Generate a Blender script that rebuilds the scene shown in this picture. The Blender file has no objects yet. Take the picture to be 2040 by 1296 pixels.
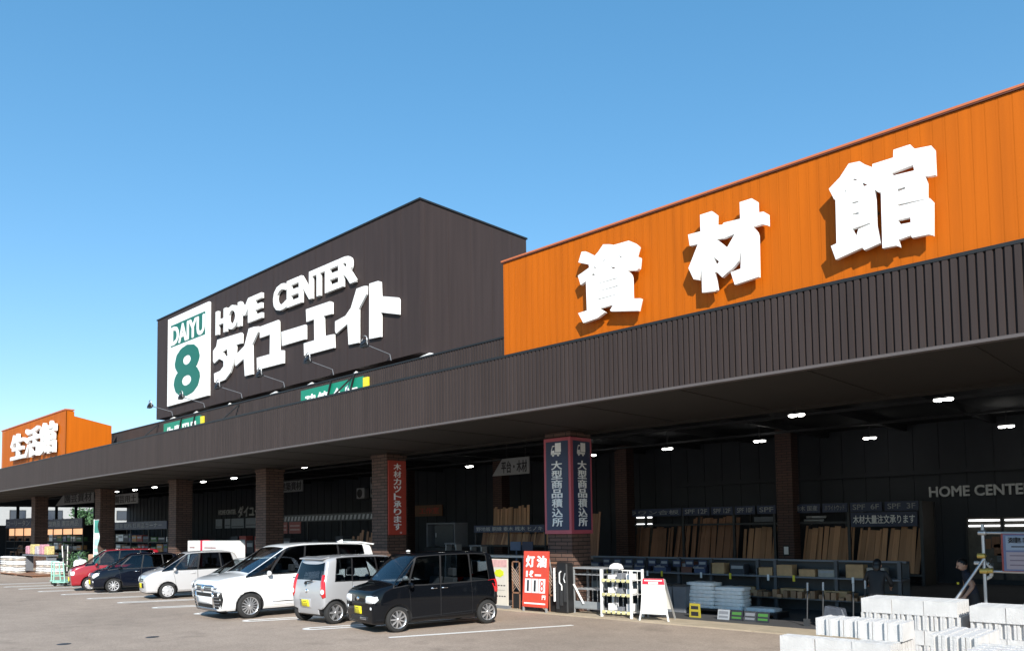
import bpy, bmesh, math, random
from mathutils import Vector, Matrix
from mathutils.bvhtree import BVHTree
random.seed(8)
C = bpy.context.scene.collection
scene = bpy.context.scene
R = math.radians
# ------------------------------------------------------------------ camera
cd = bpy.data.cameras.new('camera'); cam = bpy.data.objects.new('camera', cd); C.objects.link(cam)
_yaw, _pitch, _roll = 0.808697247, 0.0563276955, -0.0134704963
_F = Vector((-math.cos(_yaw)*math.cos(_pitch), math.sin(_yaw)*math.cos(_pitch), math.sin(_pitch)))
_R = Vector((math.sin(_yaw), math.cos(_yaw), 0)); _U = _R.cross(_F)
_c, _s = math.cos(_roll), math.sin(_roll)
_R, _U = _R*_c + _U*_s, _U*_c - _R*_s
mw = Matrix.Identity(4)
for i in range(3):
    mw[i][0] = _R[i]; mw[i][1] = _U[i]; mw[i][2] = -_F[i]
mw.translation = (0, 0, 2.27)
cam.matrix_world = mw
cd.sensor_width = 36; cd.lens = 27.697; cd.shift_y = 0.15434; cd.clip_start = .1; cd.clip_end = 6000
scene.camera = cam
# ------------------------------------------------------------------ light
SUN_AZ, SUN_EL = 50, 31.5          # degrees from -Y towards +X ; elevation
w = bpy.data.worlds.new('World'); scene.world = w; w.use_nodes = True
nt = w.node_tree; bg = nt.nodes['Background']
sky = nt.nodes.new('ShaderNodeTexSky'); sky.sky_type = 'NISHITA'; sky.sun_disc = False
sdir = Vector((math.sin(R(SUN_AZ))*math.cos(R(SUN_EL)), -math.cos(R(SUN_AZ))*math.cos(R(SUN_EL)), math.sin(R(SUN_EL))))
sky.sun_elevation = R(SUN_EL); sky.sun_rotation = math.atan2(sdir.x, sdir.y)
sky.altitude = 0; sky.air_density = 1.0; sky.dust_density = 0; sky.ozone_density = 4
hs = nt.nodes.new('ShaderNodeHueSaturation'); hs.inputs['Saturation'].default_value = 1.27
gm = nt.nodes.new('ShaderNodeGamma'); gm.inputs[1].default_value = .66
nt.links.new(sky.outputs[0], hs.inputs['Color']); nt.links.new(hs.outputs[0], gm.inputs[0]); nt.links.new(gm.outputs[0], bg.inputs[0])
bg.inputs[1].default_value = 0.15
sl = bpy.data.lights.new('sun', 'SUN'); sl.energy = 3.2; sl.angle = R(.5); sl.color = (1, .95, .87)
so = bpy.data.objects.new('sun', sl); C.objects.link(so)
so.rotation_euler = (-sdir).to_track_quat('-Z', 'Y').to_euler()
vs = scene.view_settings; vs.view_transform = 'Standard'; vs.look = 'None'; vs.exposure = 1.15; vs.gamma = 1; vs.use_curve_mapping = False
scene.cycles.max_bounces = 6; scene.cycles.transparent_max_bounces = 12
# ------------------------------------------------------------------ materials
MATS = {}
def srgb(r, g, b):
    f = lambda c: (c/255/12.92) if c/255 <= .04045 else ((c/255+.055)/1.055)**2.4
    return (f(r), f(g), f(b))
def mat(name, col, rough=.6, metal=0., var=.12, vscale=3., bump=0., bscale=40., spec=.5, coat=0., emit=0.):
    if name in MATS: return MATS[name]
    m = bpy.data.materials.new(name); m.use_nodes = True; t = m.node_tree; p = t.nodes['Principled BSDF']
    p.inputs['Roughness'].default_value = rough; p.inputs['Metallic'].default_value = metal
    p.inputs['Specular IOR Level'].default_value = spec; p.inputs['Coat Weight'].default_value = coat
    p.inputs['Coat Roughness'].default_value = .03
    p.inputs['Base Color'].default_value = (*col, 1)
    if emit:
        p.inputs['Emission Color'].default_value = (*col, 1); p.inputs['Emission Strength'].default_value = emit
    if var or bump:
        tc = t.nodes.new('ShaderNodeTexCoord'); n = t.nodes.new('ShaderNodeTexNoise')
        n.inputs['Scale'].default_value = vscale; n.inputs['Detail'].default_value = 6; n.inputs['Roughness'].default_value = .65
        t.links.new(tc.outputs['Object'], n.inputs['Vector'])
        if var:
            mr = t.nodes.new('ShaderNodeMapRange'); mr.inputs[1].default_value = .3; mr.inputs[2].default_value = .7
            mr.inputs[3].default_value = 1-var; mr.inputs[4].default_value = 1+var
            mx = t.nodes.new('ShaderNodeVectorMath'); mx.operation = 'SCALE'; mx.inputs[0].default_value = col
            t.links.new(n.outputs[0], mr.inputs[0]); t.links.new(mr.outputs[0], mx.inputs['Scale'])
            t.links.new(mx.outputs[0], p.inputs['Base Color'])
        if bump:
            n2 = t.nodes.new('ShaderNodeTexNoise'); n2.inputs['Scale'].default_value = bscale; n2.inputs['Detail'].default_value = 4
            t.links.new(tc.outputs['Object'], n2.inputs['Vector'])
            b = t.nodes.new('ShaderNodeBump'); b.inputs['Strength'].default_value = bump; b.inputs['Distance'].default_value = .02
            t.links.new(n2.outputs[0], b.inputs['Height']); t.links.new(b.outputs[0], p.inputs['Normal'])
    MATS[name] = m
    return m
def glass(name, tint=.35, col=(.8, .9, .95)):
    if name in MATS: return MATS[name]
    m = bpy.data.materials.new(name); m.use_nodes = True; t = m.node_tree
    for n in list(t.nodes):
        if n.type != 'OUTPUT_MATERIAL': t.nodes.remove(n)
    out = [n for n in t.nodes if n.type == 'OUTPUT_MATERIAL'][0]
    tr = t.nodes.new('ShaderNodeBsdfTransparent'); tr.inputs[0].default_value = (col[0]*tint, col[1]*tint, col[2]*tint, 1)
    gl = t.nodes.new('ShaderNodeBsdfGlossy'); gl.inputs['Roughness'].default_value = .01; gl.inputs[0].default_value = (.95, .97, 1, 1)
    fr = t.nodes.new('ShaderNodeFresnel'); fr.inputs[0].default_value = 1.55
    mx = t.nodes.new('ShaderNodeMixShader')
    t.links.new(fr.outputs[0], mx.inputs[0]); t.links.new(tr.outputs[0], mx.inputs[1]); t.links.new(gl.outputs[0], mx.inputs[2])
    t.links.new(mx.outputs[0], out.inputs[0])
    MATS[name] = m; return m
def brick_mat(name, c1, c2, mortar, bw, bh, ms):
    m = bpy.data.materials.new(name); m.use_nodes = True; t = m.node_tree; p = t.nodes['Principled BSDF']
    tc = t.nodes.new('ShaderNodeTexCoord'); sp = t.nodes.new('ShaderNodeSeparateXYZ'); cb = t.nodes.new('ShaderNodeCombineXYZ')
    ad = t.nodes.new('ShaderNodeMath'); ad.operation = 'ADD'
    t.links.new(tc.outputs['Object'], sp.inputs[0]); t.links.new(sp.outputs[0], ad.inputs[0]); t.links.new(sp.outputs[1], ad.inputs[1])
    t.links.new(ad.outputs[0], cb.inputs[0]); t.links.new(sp.outputs[2], cb.inputs[1])
    b = t.nodes.new('ShaderNodeTexBrick'); b.inputs['Scale'].default_value = 1; b.inputs['Brick Width'].default_value = bw
    b.inputs['Row Height'].default_value = bh; b.inputs['Mortar Size'].default_value = ms; b.inputs['Mortar Smooth'].default_value = .3
    b.inputs['Color1'].default_value = (*c1, 1); b.inputs['Color2'].default_value = (*c2, 1); b.inputs['Mortar'].default_value = (*mortar, 1)
    t.links.new(cb.outputs[0], b.inputs['Vector'])
    t.links.new(b.outputs['Color'], p.inputs['Base Color']); p.inputs['Roughness'].default_value = .75
    bp = t.nodes.new('ShaderNodeBump'); bp.inputs['Strength'].default_value = .8; bp.inputs['Distance'].default_value = .02; bp.invert = True
    t.links.new(b.outputs['Fac'], bp.inputs['Height']); t.links.new(bp.outputs[0], p.inputs['Normal'])
    MATS[name] = m; return m
def rib_mat(name, col, rough=.5, streak=.12):
    """painted metal siding: faint vertical streaks of dirt and fading"""
    m = bpy.data.materials.new(name); m.use_nodes = True; t = m.node_tree; p = t.nodes['Principled BSDF']
    tc = t.nodes.new('ShaderNodeTexCoord'); mp = t.nodes.new('ShaderNodeMapping'); mp.inputs['Scale'].default_value = (5, 5, .25)
    n = t.nodes.new('ShaderNodeTexNoise'); n.inputs['Scale'].default_value = 1; n.inputs['Detail'].default_value = 5
    t.links.new(tc.outputs['Object'], mp.inputs[0]); t.links.new(mp.outputs[0], n.inputs['Vector'])
    mr = t.nodes.new('ShaderNodeMapRange'); mr.inputs[1].default_value = .3; mr.inputs[2].default_value = .7
    mr.inputs[3].default_value = 1-streak; mr.inputs[4].default_value = 1+streak
    mx = t.nodes.new('ShaderNodeVectorMath'); mx.operation = 'SCALE'; mx.inputs[0].default_value = col
    t.links.new(n.outputs[0], mr.inputs[0]); t.links.new(mr.outputs[0], mx.inputs['Scale']); t.links.new(mx.outputs[0], p.inputs['Base Color'])
    p.inputs['Roughness'].default_value = rough; p.inputs['Specular IOR Level'].default_value = .2
    MATS[name] = m; return m
def wood_mat(name, col, dark):
    m = bpy.data.materials.new(name); m.use_nodes = True; t = m.node_tree; p = t.nodes['Principled BSDF']
    tc = t.nodes.new('ShaderNodeTexCoord'); mp = t.nodes.new('ShaderNodeMapping'); mp.inputs['Scale'].default_value = (22, 22, 1.2)
    n = t.nodes.new('ShaderNodeTexNoise'); n.inputs['Scale'].default_value = 1; n.inputs['Detail'].default_value = 4
    oi = t.nodes.new('ShaderNodeObjectInfo'); ad = t.nodes.new('ShaderNodeVectorMath'); ad.operation = 'ADD'
    t.links.new(tc.outputs['Object'], ad.inputs[0]); t.links.new(oi.outputs['Random'], ad.inputs[1])
    t.links.new(ad.outputs[0], mp.inputs[0]); t.links.new(mp.outputs[0], n.inputs['Vector'])
    cr = t.nodes.new('ShaderNodeMixRGB'); cr.inputs[1].default_value = (*dark, 1); cr.inputs[2].default_value = (*col, 1)
    t.links.new(n.outputs[0], cr.inputs[0])
    mr = t.nodes.new('ShaderNodeMapRange'); mr.inputs[3].default_value = .65; mr.inputs[4].default_value = 1.2
    t.links.new(oi.outputs['Random'], mr.inputs[0])
    mx = t.nodes.new('ShaderNodeVectorMath'); mx.operation = 'SCALE'
    t.links.new(cr.outputs[0], mx.inputs[0]); t.links.new(mr.outputs[0], mx.inputs['Scale']); t.links.new(mx.outputs[0], p.inputs['Base Color'])
    p.inputs['Roughness'].default_value = .7
    MATS[name] = m; return m
white = mat('white_paint', (.8, .8, .78), .45, var=.04)
letterw = mat('letter_white', (.86, .86, .84), .4, var=.02)
brown = rib_mat('brown_siding', (.040, .030, .028), .6, .14)
brown2 = rib_mat('brown_panel', (.041, .0295, .0275), .6, .12)
orange = rib_mat('orange_siding', (.45, .102, .001), .6, .10)
orange_cap = mat('orange_coping', (.50, .14, .05), .5, var=.05)
black_cap = mat('black_coping', (.012, .012, .012), .5, var=.1)
trim_lt = mat('brown_trim', (.10, .085, .082), .5, var=.05)
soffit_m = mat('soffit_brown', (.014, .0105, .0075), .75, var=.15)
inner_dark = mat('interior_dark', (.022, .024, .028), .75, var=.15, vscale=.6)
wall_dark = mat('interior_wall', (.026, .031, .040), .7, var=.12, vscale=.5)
brickm = brick_mat('brick_brown', (.135, .078, .058), (.09, .052, .04), (.012, .009, .008), .42, .105, .012)
greenm = mat('sign_green', srgb(16, 98, 80), .4, var=.04)
green2 = mat('bright_green', (.006, .22, .13), .4, var=.05)
yellow = mat('sign_yellow', (.75, .62, .03), .4, var=.05)
redm = mat('sign_red', (.62, .07, .04), .45, var=.05)
navy = mat('sign_navy', (.024, .036, .085), .45, var=.1)
dgrey = mat('dark_grey_metal', (.05, .052, .055), .5, .3, var=.1)
grey = mat('grey_plastic', (.16, .17, .19), .6, var=.1)
lgrey = mat('light_grey_metal', (.42, .43, .44), .4, .4, var=.08)
steel = mat('galvanised_steel', (.55, .56, .58), .35, .7, var=.1)
black = mat('black_plastic', (.012, .012, .013), .5, var=.1)
rubber = mat('tyre_rubber', (.018, .018, .018), .85, var=.15, bump=.2)
chrome = mat('chrome', (.8, .8, .82), .12, 1., var=0)
lens = mat('lamp_lens', (.75, .77, .8), .08, 0, var=0, coat=1.)
redlens = mat('red_lens', (.55, .012, .015), .15, 0, var=0, coat=1.)
plate_y = mat('plate_yellow', (.85, .72, .02), .4, var=.03)
plate_w = mat('plate_white', (.8, .8, .8), .4, var=.03)
inkm = mat('ink_dark', (.02, .02, .025), .5, var=0)
wood1 = wood_mat('plank_pine', (.60, .35, .20), (.40, .21, .11))
wood2 = wood_mat('plank_brown', (.42, .22, .13), (.24, .12, .07))
concrete = mat('block_concrete', (.60, .585, .565), .92, var=.10, vscale=7, bump=.45, bscale=90)
bagm = mat('bag_white', (.86, .85, .83), .45, var=.10, vscale=8, bump=.3, bscale=25)
skin = mat('skin', (.48, .28, .2), .5, var=.05)
hairm = mat('hair_black', (.012, .011, .012), .45, var=.1)
shirtm = mat('shirt_navy', (.018, .022, .04), .8, var=.1)
jacketm = mat('jacket_black', (.014, .014, .016), .7, var=.1)
trous = mat('trousers_dark', (.03, .03, .035), .8, var=.1)
mint = mat('mint_paint', (.30, .58, .47), .4, var=.08)
lampm = mat('lamp_glow', (1, .97, .9), .5, var=0, emit=9.)
# ------------------------------------------------------------------ mesh helpers
class MB:
    def __init__(s): s.v = []; s.f = []; s.m = []; s.sm = []
    def add(s, vs, fs, mi=0, smooth=False):
        o = len(s.v); s.v += [tuple(p) for p in vs]
        for f in fs: s.f.append([i+o for i in f]); s.m.append(mi); s.sm.append(smooth)
        return s
    def box(s, x0, y0, z0, x1, y1, z1, mi=0):
        x0, x1 = sorted((x0, x1)); y0, y1 = sorted((y0, y1)); z0, z1 = sorted((z0, z1))
        return s.add([(x0,y0,z0),(x1,y0,z0),(x1,y1,z0),(x0,y1,z0),(x0,y0,z1),(x1,y0,z1),(x1,y1,z1),(x0,y1,z1)],
                     [(0,3,2,1),(4,5,6,7),(0,1,5,4),(1,2,6,5),(2,3,7,6),(3,0,4,7)], mi)
    def bar(s, p, q, wd, ht, mi=0):
        p, q = Vector(p), Vector(q); d = (q-p).normalized()
        up = Vector((0, 0, 1)) if abs(d.z) < .95 else Vector((0, 1, 0))
        a = d.cross(up).normalized()*wd/2; b = a.cross(d).normalized()*ht/2
        vs = [p-a-b, p+a-b, p+a+b, p-a+b, q-a-b, q+a-b, q+a+b, q-a+b]
        return s.add(vs, [(0,1,2,3),(7,6,5,4),(0,4,5,1),(1,5,6,2),(2,6,7,3),(3,7,4,0)], mi)
    def cyl(s, p, q, r, r2=None, n=12, mi=0, smooth=True, caps=True):
        p, q = Vector(p), Vector(q); r2 = r if r2 is None else r2
        d = (q-p).normalized(); up = Vector((0, 0, 1)) if abs(d.z) < .95 else Vector((1, 0, 0))
        a = d.cross(up).normalized(); b = d.cross(a).normalized()
        vs = []
        for i in range(n):
            t = 2*math.pi*i/n; e = a*math.cos(t)+b*math.sin(t); vs += [p+e*r, q+e*r2]
        s.add(vs, [(2*i, 2*i+1, (2*i+3) % (2*n), (2*i+2) % (2*n)) for i in range(n)], mi, smooth)
        if caps:
            s.add([vs[2*i] for i in range(n)], [tuple(range(n))], mi)
            s.add([vs[2*i+1] for i in range(n)], [tuple(reversed(range(n)))], mi)
        return s
    def tube(s, pts, r, n=8, mi=0):
        for a, b in zip(pts, pts[1:]): s.cyl(a, b, r, n=n, mi=mi)
        return s
    def lathe(s, prof, cx, axis='y', n=24, mi=0, smooth=True):
        """prof: (radius, offset along axis)"""
        vs = []
        for i in range(n):
            t = 2*math.pi*i/n; c, sn = math.cos(t), math.sin(t)
            for r, o in prof:
                vs.append((cx[0]+r*c, cx[1]+o, cx[2]+r*sn) if axis == 'y' else (cx[0]+r*c, cx[1]+r*sn, cx[2]+o))
        k = len(prof)
        return s.add(vs, [(i*k+j, i*k+j+1, ((i+1) % n)*k+j+1, ((i+1) % n)*k+j) for i in range(n) for j in range(k-1)], mi, smooth)
    def prism(s, pts, y0, y1, mi=0, fr=None):
        """pts in (x,z), extruded from y0 (front) to y1; fr maps (a, depth, b) to a point"""
        fr = fr or (lambda a, d, b: (a, d, b)); n = len(pts)
        vs = [fr(a, y0, b) for a, b in pts]+[fr(a, y1, b) for a, b in pts]
        return s.add(vs, [tuple(range(n)), tuple(reversed(range(n, 2*n)))]+[(i, i+n, (i+1) % n+n, (i+1) % n) for i in range(n)], mi)
    def shape(s, loops, y0, y1, mi=0):
        """flat sheet with holes: loops of (x, z), outer first, between y0 (front) and y1"""
        from mathutils.geometry import tessellate_polygon
        pts = [p for l in loops for p in l]; n = len(pts)
        tri = tessellate_polygon([[Vector((a, b, 0)) for a, b in l] for l in loops])
        vs = [(a, y0, b) for a, b in pts]+[(a, y1, b) for a, b in pts]; fs = []
        for t in tri:
            a, b, c = [pts[i] for i in t]
            t = list(t) if (b[0]-a[0])*(c[1]-a[1])-(b[1]-a[1])*(c[0]-a[0]) > 0 else list(t)[::-1]
            fs += [tuple(t), tuple(i+n for i in reversed(t))]
        k = 0
        for l in loops:
            for i in range(len(l)): fs.append((k+i, k+n+i, k+n+(i+1) % len(l), k+(i+1) % len(l)))
            k += len(l)
        return s.add(vs, fs, mi)
    def text(s, txt, x0, z0, x1, z1, y, depth=.02, mi=0, bold=0., face='front', stroke=.0, sq=False):
        """letters filling the rectangle; face 'front' looks to -Y, 'right' looks to +X (then x is Y, y is X)"""
        copies = [(0., 0.)]
        if bold and sq: copies = [(bold*a*(1-.012*i), bold*b*(1-.012*((i*2) % 9))) for i, (a, b) in enumerate([(a, b) for a in (-1, .05, 1) for b in (-1, .05, 1)])]
        elif bold: copies = [(bold*(1-.012*i)*math.cos(i*math.pi/4+.1), bold*(1-.012*i)*math.sin(i*math.pi/4+.1)) for i in range(8)]+[(.003, .002)]
        vs, fs = glyph(txt, stroke)
        xa, xb = min(p[0] for p in vs)-bold, max(p[0] for p in vs)+bold
        za, zb = min(p[1] for p in vs)-bold, max(p[1] for p in vs)+bold
        sx, sz = (x1-x0)/(xb-xa), (z1-z0)/(zb-za)
        for i, (dx, dz) in enumerate(copies):
            dp = depth+i*.0012
            out = []
            for a, b, c in vs:
                X = x0+(a+dx-xa)*sx; Z = z0+(b+dz-za)*sz; D = (dp if c > 0 else 0)
                out.append((X, y-D, Z) if face == 'front' else (y+D, X, Z))
            s.add(out, fs, mi)
        return s
    def build(s, name, mats, parent=None, loc=None, off=None, bevel=0.):
        me = bpy.data.meshes.new(name)
        o0 = Vector(off) if off else Vector((0, 0, 0))
        me.from_pydata([tuple(Vector(p)-o0) for p in s.v], [], s.f)
        for m in (mats if isinstance(mats, (list, tuple)) else [mats]): me.materials.append(m)
        me.polygons.foreach_set('material_index', s.m); me.polygons.foreach_set('use_smooth', s.sm)
        me.update()
        if bevel:
            bm = bmesh.new(); bm.from_mesh(me)
            bmesh.ops.remove_doubles(bm, verts=bm.verts, dist=1e-5)
            bmesh.ops.bevel(bm, geom=bm.edges[:], offset=bevel, segments=1, affect='EDGES', clamp_overlap=True)
            bm.to_mesh(me); bm.free()
        o = bpy.data.objects.new(name, me); C.objects.link(o)
        if parent: o.parent = parent
        if loc: o.location = loc
        elif off and not parent: o.location = off
        return o
_gl = {}
def glyph(txt, stroke=0.):
    if (txt, stroke) in _gl: return _gl[(txt, stroke)]
    cu = bpy.data.curves.new('txt', 'FONT'); cu.body = txt; cu.size = 1; cu.extrude = .5; cu.offset = stroke; cu.resolution_u = 3
    o = bpy.data.objects.new('txt', cu); C.objects.link(o)
    bpy.context.view_layer.update()
    me = bpy.data.meshes.new_from_object(o.evaluated_get(bpy.context.evaluated_depsgraph_get()))
    r = ([tuple(v.co) for v in me.vertices], [tuple(p.vertices) for p in me.polygons])
    bpy.data.objects.remove(o); bpy.data.curves.remove(cu); bpy.data.meshes.remove(me)
    if not r[0]: r = ([(0,0,0),(1,0,0),(1,1,0),(0,0,1)], [(0,1,2)])
    _gl[(txt, stroke)] = r; return r
def tag(o, label=None, cat=None, group=None, kind=None):
    if label: o['label'] = label
    if cat: o['category'] = cat
    if group: o['group'] = group
    if kind: o['kind'] = kind
    return o
def thing(name, label, cat, loc=(0, 0, 0), rz=0., group=None):
    o = bpy.data.objects.new(name, None); C.objects.link(o); o.empty_display_size = .2
    o.location = loc; o.rotation_euler = (0, 0, rz); return tag(o, label, cat, group)
def kids(o): return [c for c in bpy.data.objects if c.parent == o]
def dup(root, loc=None, rz=None, label=None, group=None, parent=None):
    r = root.copy(); C.objects.link(r)
    if parent: r.parent = parent
    if loc is not None: r.location = loc
    if rz is not None: r.rotation_euler = (0, 0, rz)
    if label: r['label'] = label
    if group: r['group'] = group
    for ch in kids(root): dup(ch, parent=r)
    return r
def struct(o): o['kind'] = 'structure'; return o
# ================================================================== setting: ground
def ground_mat():
    m = bpy.data.materials.new('asphalt'); m.use_nodes = True; t = m.node_tree; p = t.nodes['Principled BSDF']
    tc = t.nodes.new('ShaderNodeTexCoord')
    def noise(sc, det=5, rough=.6):
        n = t.nodes.new('ShaderNodeTexNoise'); n.inputs['Scale'].default_value = sc; n.inputs['Detail'].default_value = det; n.inputs['Roughness'].default_value = rough
        t.links.new(tc.outputs['Object'], n.inputs['Vector']); return n
    a, b, c = noise(.18), noise(1.7), noise(55, 3)
    def rng(n, lo, hi, a0=.3, a1=.7):
        r = t.nodes.new('ShaderNodeMapRange'); r.inputs[1].default_value = a0; r.inputs[2].default_value = a1
        r.inputs[3].default_value = lo; r.inputs[4].default_value = hi; t.links.new(n.outputs[0], r.inputs[0]); return r
    r1, r2, r3 = rng(a, .84, 1.12), rng(b, .90, 1.09), rng(c, .72, 1.3)
    d_ = noise(16, 2); r4 = rng(d_, .86, 1.14); e_ = noise(.55, 3); r5 = rng(e_, .78, 1.0, .30, .40)
    m3 = t.nodes.new('ShaderNodeMath'); m3.operation = 'MULTIPLY'; m4 = t.nodes.new('ShaderNodeMath'); m4.operation = 'MULTIPLY'
    t.links.new(r4.outputs[0], m3.inputs[0]); t.links.new(r5.outputs[0], m3.inputs[1])
    m1 = t.nodes.new('ShaderNodeMath'); m1.operation = 'MULTIPLY'; m2 = t.nodes.new('ShaderNodeMath'); m2.operation = 'MULTIPLY'
    t.links.new(r1.outputs[0], m1.inputs[0]); t.links.new(r2.outputs[0], m1.inputs[1])
    t.links.new(m1.outputs[0], m2.inputs[0]); t.links.new(r3.outputs[0], m2.inputs[1])
    mx = t.nodes.new('ShaderNodeVectorMath'); mx.operation = 'SCALE'; mx.inputs[0].default_value = (.335, .268, .215)
    t.links.new(m2.outputs[0], m4.inputs[0]); t.links.new(m3.outputs[0], m4.inputs[1]); t.links.new(m4.outputs[0], mx.inputs['Scale']); t.links.new(mx.outputs[0], p.inputs['Base Color'])
    p.inputs['Roughness'].default_value = .9; p.inputs['Specular IOR Level'].default_value = .25
    bp = t.nodes.new('ShaderNodeBump'); bp.inputs['Strength'].default_value = .35; bp.inputs['Distance'].default_value = .01
    t.links.new(c.outputs[0], bp.inputs['Height']); t.links.new(bp.outputs[0], p.inputs['Normal'])
    return m
struct(MB().add([(-900,-900,0),(900,-900,0),(900,900,0),(-900,900,0)], [(0,1,2,3)]).build('ground', ground_mat()))
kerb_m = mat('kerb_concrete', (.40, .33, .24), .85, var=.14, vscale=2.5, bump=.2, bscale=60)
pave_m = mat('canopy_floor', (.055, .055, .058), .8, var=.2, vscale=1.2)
mb = MB()
x = -96
while x < 14:
    mb.box(x, 15.75, -.05, x+1.985, 16.72, .028); x += 2
struct(mb.build('kerb', kerb_m))
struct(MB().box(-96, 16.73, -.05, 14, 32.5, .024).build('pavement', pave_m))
# painted stall markings: U shaped loops between stalls, at the angle they have
paint = mat('road_paint', (.78, .76, .72), .75, var=.12, vscale=9)
ends = [(-42.6, 9.85), (-40.0, 9.9), (-37.9, 9.93), (-35.49, 9.99), (-32.89, 10.05), (-30., 10.02), (-27.34, 10.08), (-24.55, 10.09), (-21.7, 10.1), (-18.91, 10.1), (-16.17, 10.17), (-13.52, 10.33)]
ang = R(23.7)
for k, (ex, ey) in enumerate(ends):
    dx, dy = math.sin(ang), math.cos(ang)
    nx, ny = dy, -dx
    L = 4.35; mbm = MB()
    if k == len(ends)-1:
        strips = [(-.085, .085)]
    else:
        strips = [(-.25, -.10), (.10, .25)]
    for a, b in strips:
        pts = [(ex+nx*a+dx*0, ey+ny*a), (ex+nx*b, ey+ny*b), (ex+nx*b+dx*L, ey+ny*b+dy*L), (ex+nx*a+dx*L, ey+ny*a+dy*L)]
        mbm.add([(px_, py_, .004) for px_, py_ in pts], [(0, 1, 2, 3)])
    if len(strips) == 2:     # rounded end of the loop
        n = 10; vs = []
        for i in range(n+1):
            t = math.pi*i/n
            for r_ in (.10, .25):
                a, b = r_*math.cos(t), -r_*math.sin(t)
                vs.append((ex+nx*a+dx*b, ey+ny*a+dy*b, .004))
        mbm.add(vs, [(2*i, 2*i+1, 2*i+3, 2*i+2) for i in range(n)])
    struct(mbm.build('parking_line', paint))
for (gx, gy), nm in (((-17.74, 7.12), 'nearer the parked van'), ((-18.13, 5.48), 'out in the open lane')):
    g = MB().lathe([(0, .008), (.11, .008), (.12, .004), (.14, .004)], (0, 0, 0), 'z', 20).build('drain_cover', dgrey, loc=(gx, gy, 0))
    tag(g, 'small round dark drain cover in the asphalt, '+nm, 'drain cover')
# ================================================================== building
D, HB, HT = 12.9, 4.86, 6.235
XL, XR = -88., 13.
bo = (-24, D, 0)
bld = thing('store_building', 'long dark brown store with ribbed canopy fascia over brick columns', 'store', bo)
def bp(mbx, name, m, parent=None): return mbx.build(name, m, parent or bld, off=bo)
def ribs(x0, x1, z0, z1, y, pitch=.1166, dep=.042, frac=.76):
    m = MB(); x = x0
    while x < x1:
        a, b, c, d = x, x+pitch*(1-frac)*.8, x+pitch*(1-frac), x+pitch
        m.add([(a,y,z0),(b,y,z0),(c,y-dep,z0),(d-.014,y-dep,z0),(d,y,z0),(a,y,z1),(b,y,z1),(c,y-dep,z1),(d-.014,y-dep,z1),(d,y,z1)],
              [(i,i+1,i+6,i+5) for i in range(4)]); x += pitch
    return m
bp(ribs(XL, XR, HB+.05, HT-.05, D), 'canopy_fascia', brown)
bp(MB().box(XL, D-.05, HT-.055, XR, D+.3, HT), 'fascia_coping', black_cap)
bp(MB().box(XL, D-.04, HB, XR, D+.1, HB+.05), 'fascia_trim', trim_lt)
mb = MB().box(XL, D+.1, HB+.004, XR, 16.86, HB+.1)
for k in range(40): mb.box(XL+2.5*k, D+.15, HB-.006, XL+2.5*k+.03, 16.8, HB+.004)
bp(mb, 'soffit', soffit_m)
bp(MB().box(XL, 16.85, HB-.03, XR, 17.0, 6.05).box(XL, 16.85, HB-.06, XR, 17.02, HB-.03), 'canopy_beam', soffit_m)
mb = MB().box(XL, 17., 6.05, XR, 32.6, 6.1)
for k in range(34): mb.box(XL+3*k, 17.02, 5.8, XL+3*k+.16, 32.4, 6.05)
for yy in (19.5, 24.5, 28.5): mb.box(XL, yy, 5.72, XR, yy+.2, 5.8)
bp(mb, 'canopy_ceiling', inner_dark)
bp(MB().box(XL, D+.02, 6.1, XR, 33, 6.2), 'roof', dgrey)
bw = MB().box(XL, 32.5, 0, XR, 32.8, 6.05)
xx = XL
while xx < XR: bw.box(xx, 32.47, .3, xx+.02, 32.5, 6.0); xx += .9
bw.box(-20, 32.35, 4.1, XR, 32.5, 4.28)
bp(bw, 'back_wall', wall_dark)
bp(MB().box(XR-.3, D+.1, 0, XR, 32.5, 6.05), 'end_wall', brown2)
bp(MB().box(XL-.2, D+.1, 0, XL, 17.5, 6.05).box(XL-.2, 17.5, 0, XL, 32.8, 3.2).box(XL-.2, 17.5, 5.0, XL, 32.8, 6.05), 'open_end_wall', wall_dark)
for yy in (19.2, 22.2, 23.9, 25.6, 27.4, 29.2, 31.0): bp(MB().box(XL-.16, yy, 3.2, XL-.04, yy+.25, 5.0), 'end_wall_mullion', wall_dark)
colx = [-13.38, -21.4, -29.44, -38., -48.1, -60.3, -74.]
for x in colx:
    m = MB().box(x-.84, 16.3, .0, x, 17.1, HB).box(x-.87, 16.27, HB-.16, x+.03, 17.13, HB-.01)
    bp(m, 'brick_column', brickm)
bp(MB().box(4.6-.84, 16.3, 0, 4.6, 17.1, HB), 'brick_column', brickm)
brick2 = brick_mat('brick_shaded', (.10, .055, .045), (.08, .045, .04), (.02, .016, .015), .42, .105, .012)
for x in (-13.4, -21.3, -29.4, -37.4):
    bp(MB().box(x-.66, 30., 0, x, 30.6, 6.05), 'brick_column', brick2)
# roof band behind the fascia
bp(ribs(-45.95, -12.55, 6.2, 7.55, 15.6), 'roof_band', brown)
bp(MB().box(-45.97, 15.54, 7.55, -12.5, 15.85, 7.6), 'roof_band_coping', black_cap)
bp(MB().box(-45.97, 15.61, 6.2, -45.8, 17.5, 7.55).box(-45.9, 15.85, 7.3, -12.55, 22, 7.45), 'roof_band_deck', brown2)
for xs in (-14.4, -22.4, -30.4, -38.4, -44.2):
    bp(MB().bar((xs, 14.3, 6.24), (xs+.1, 15.55, 7.5), .05, .05), 'roof_band_brace', black_cap)
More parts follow.
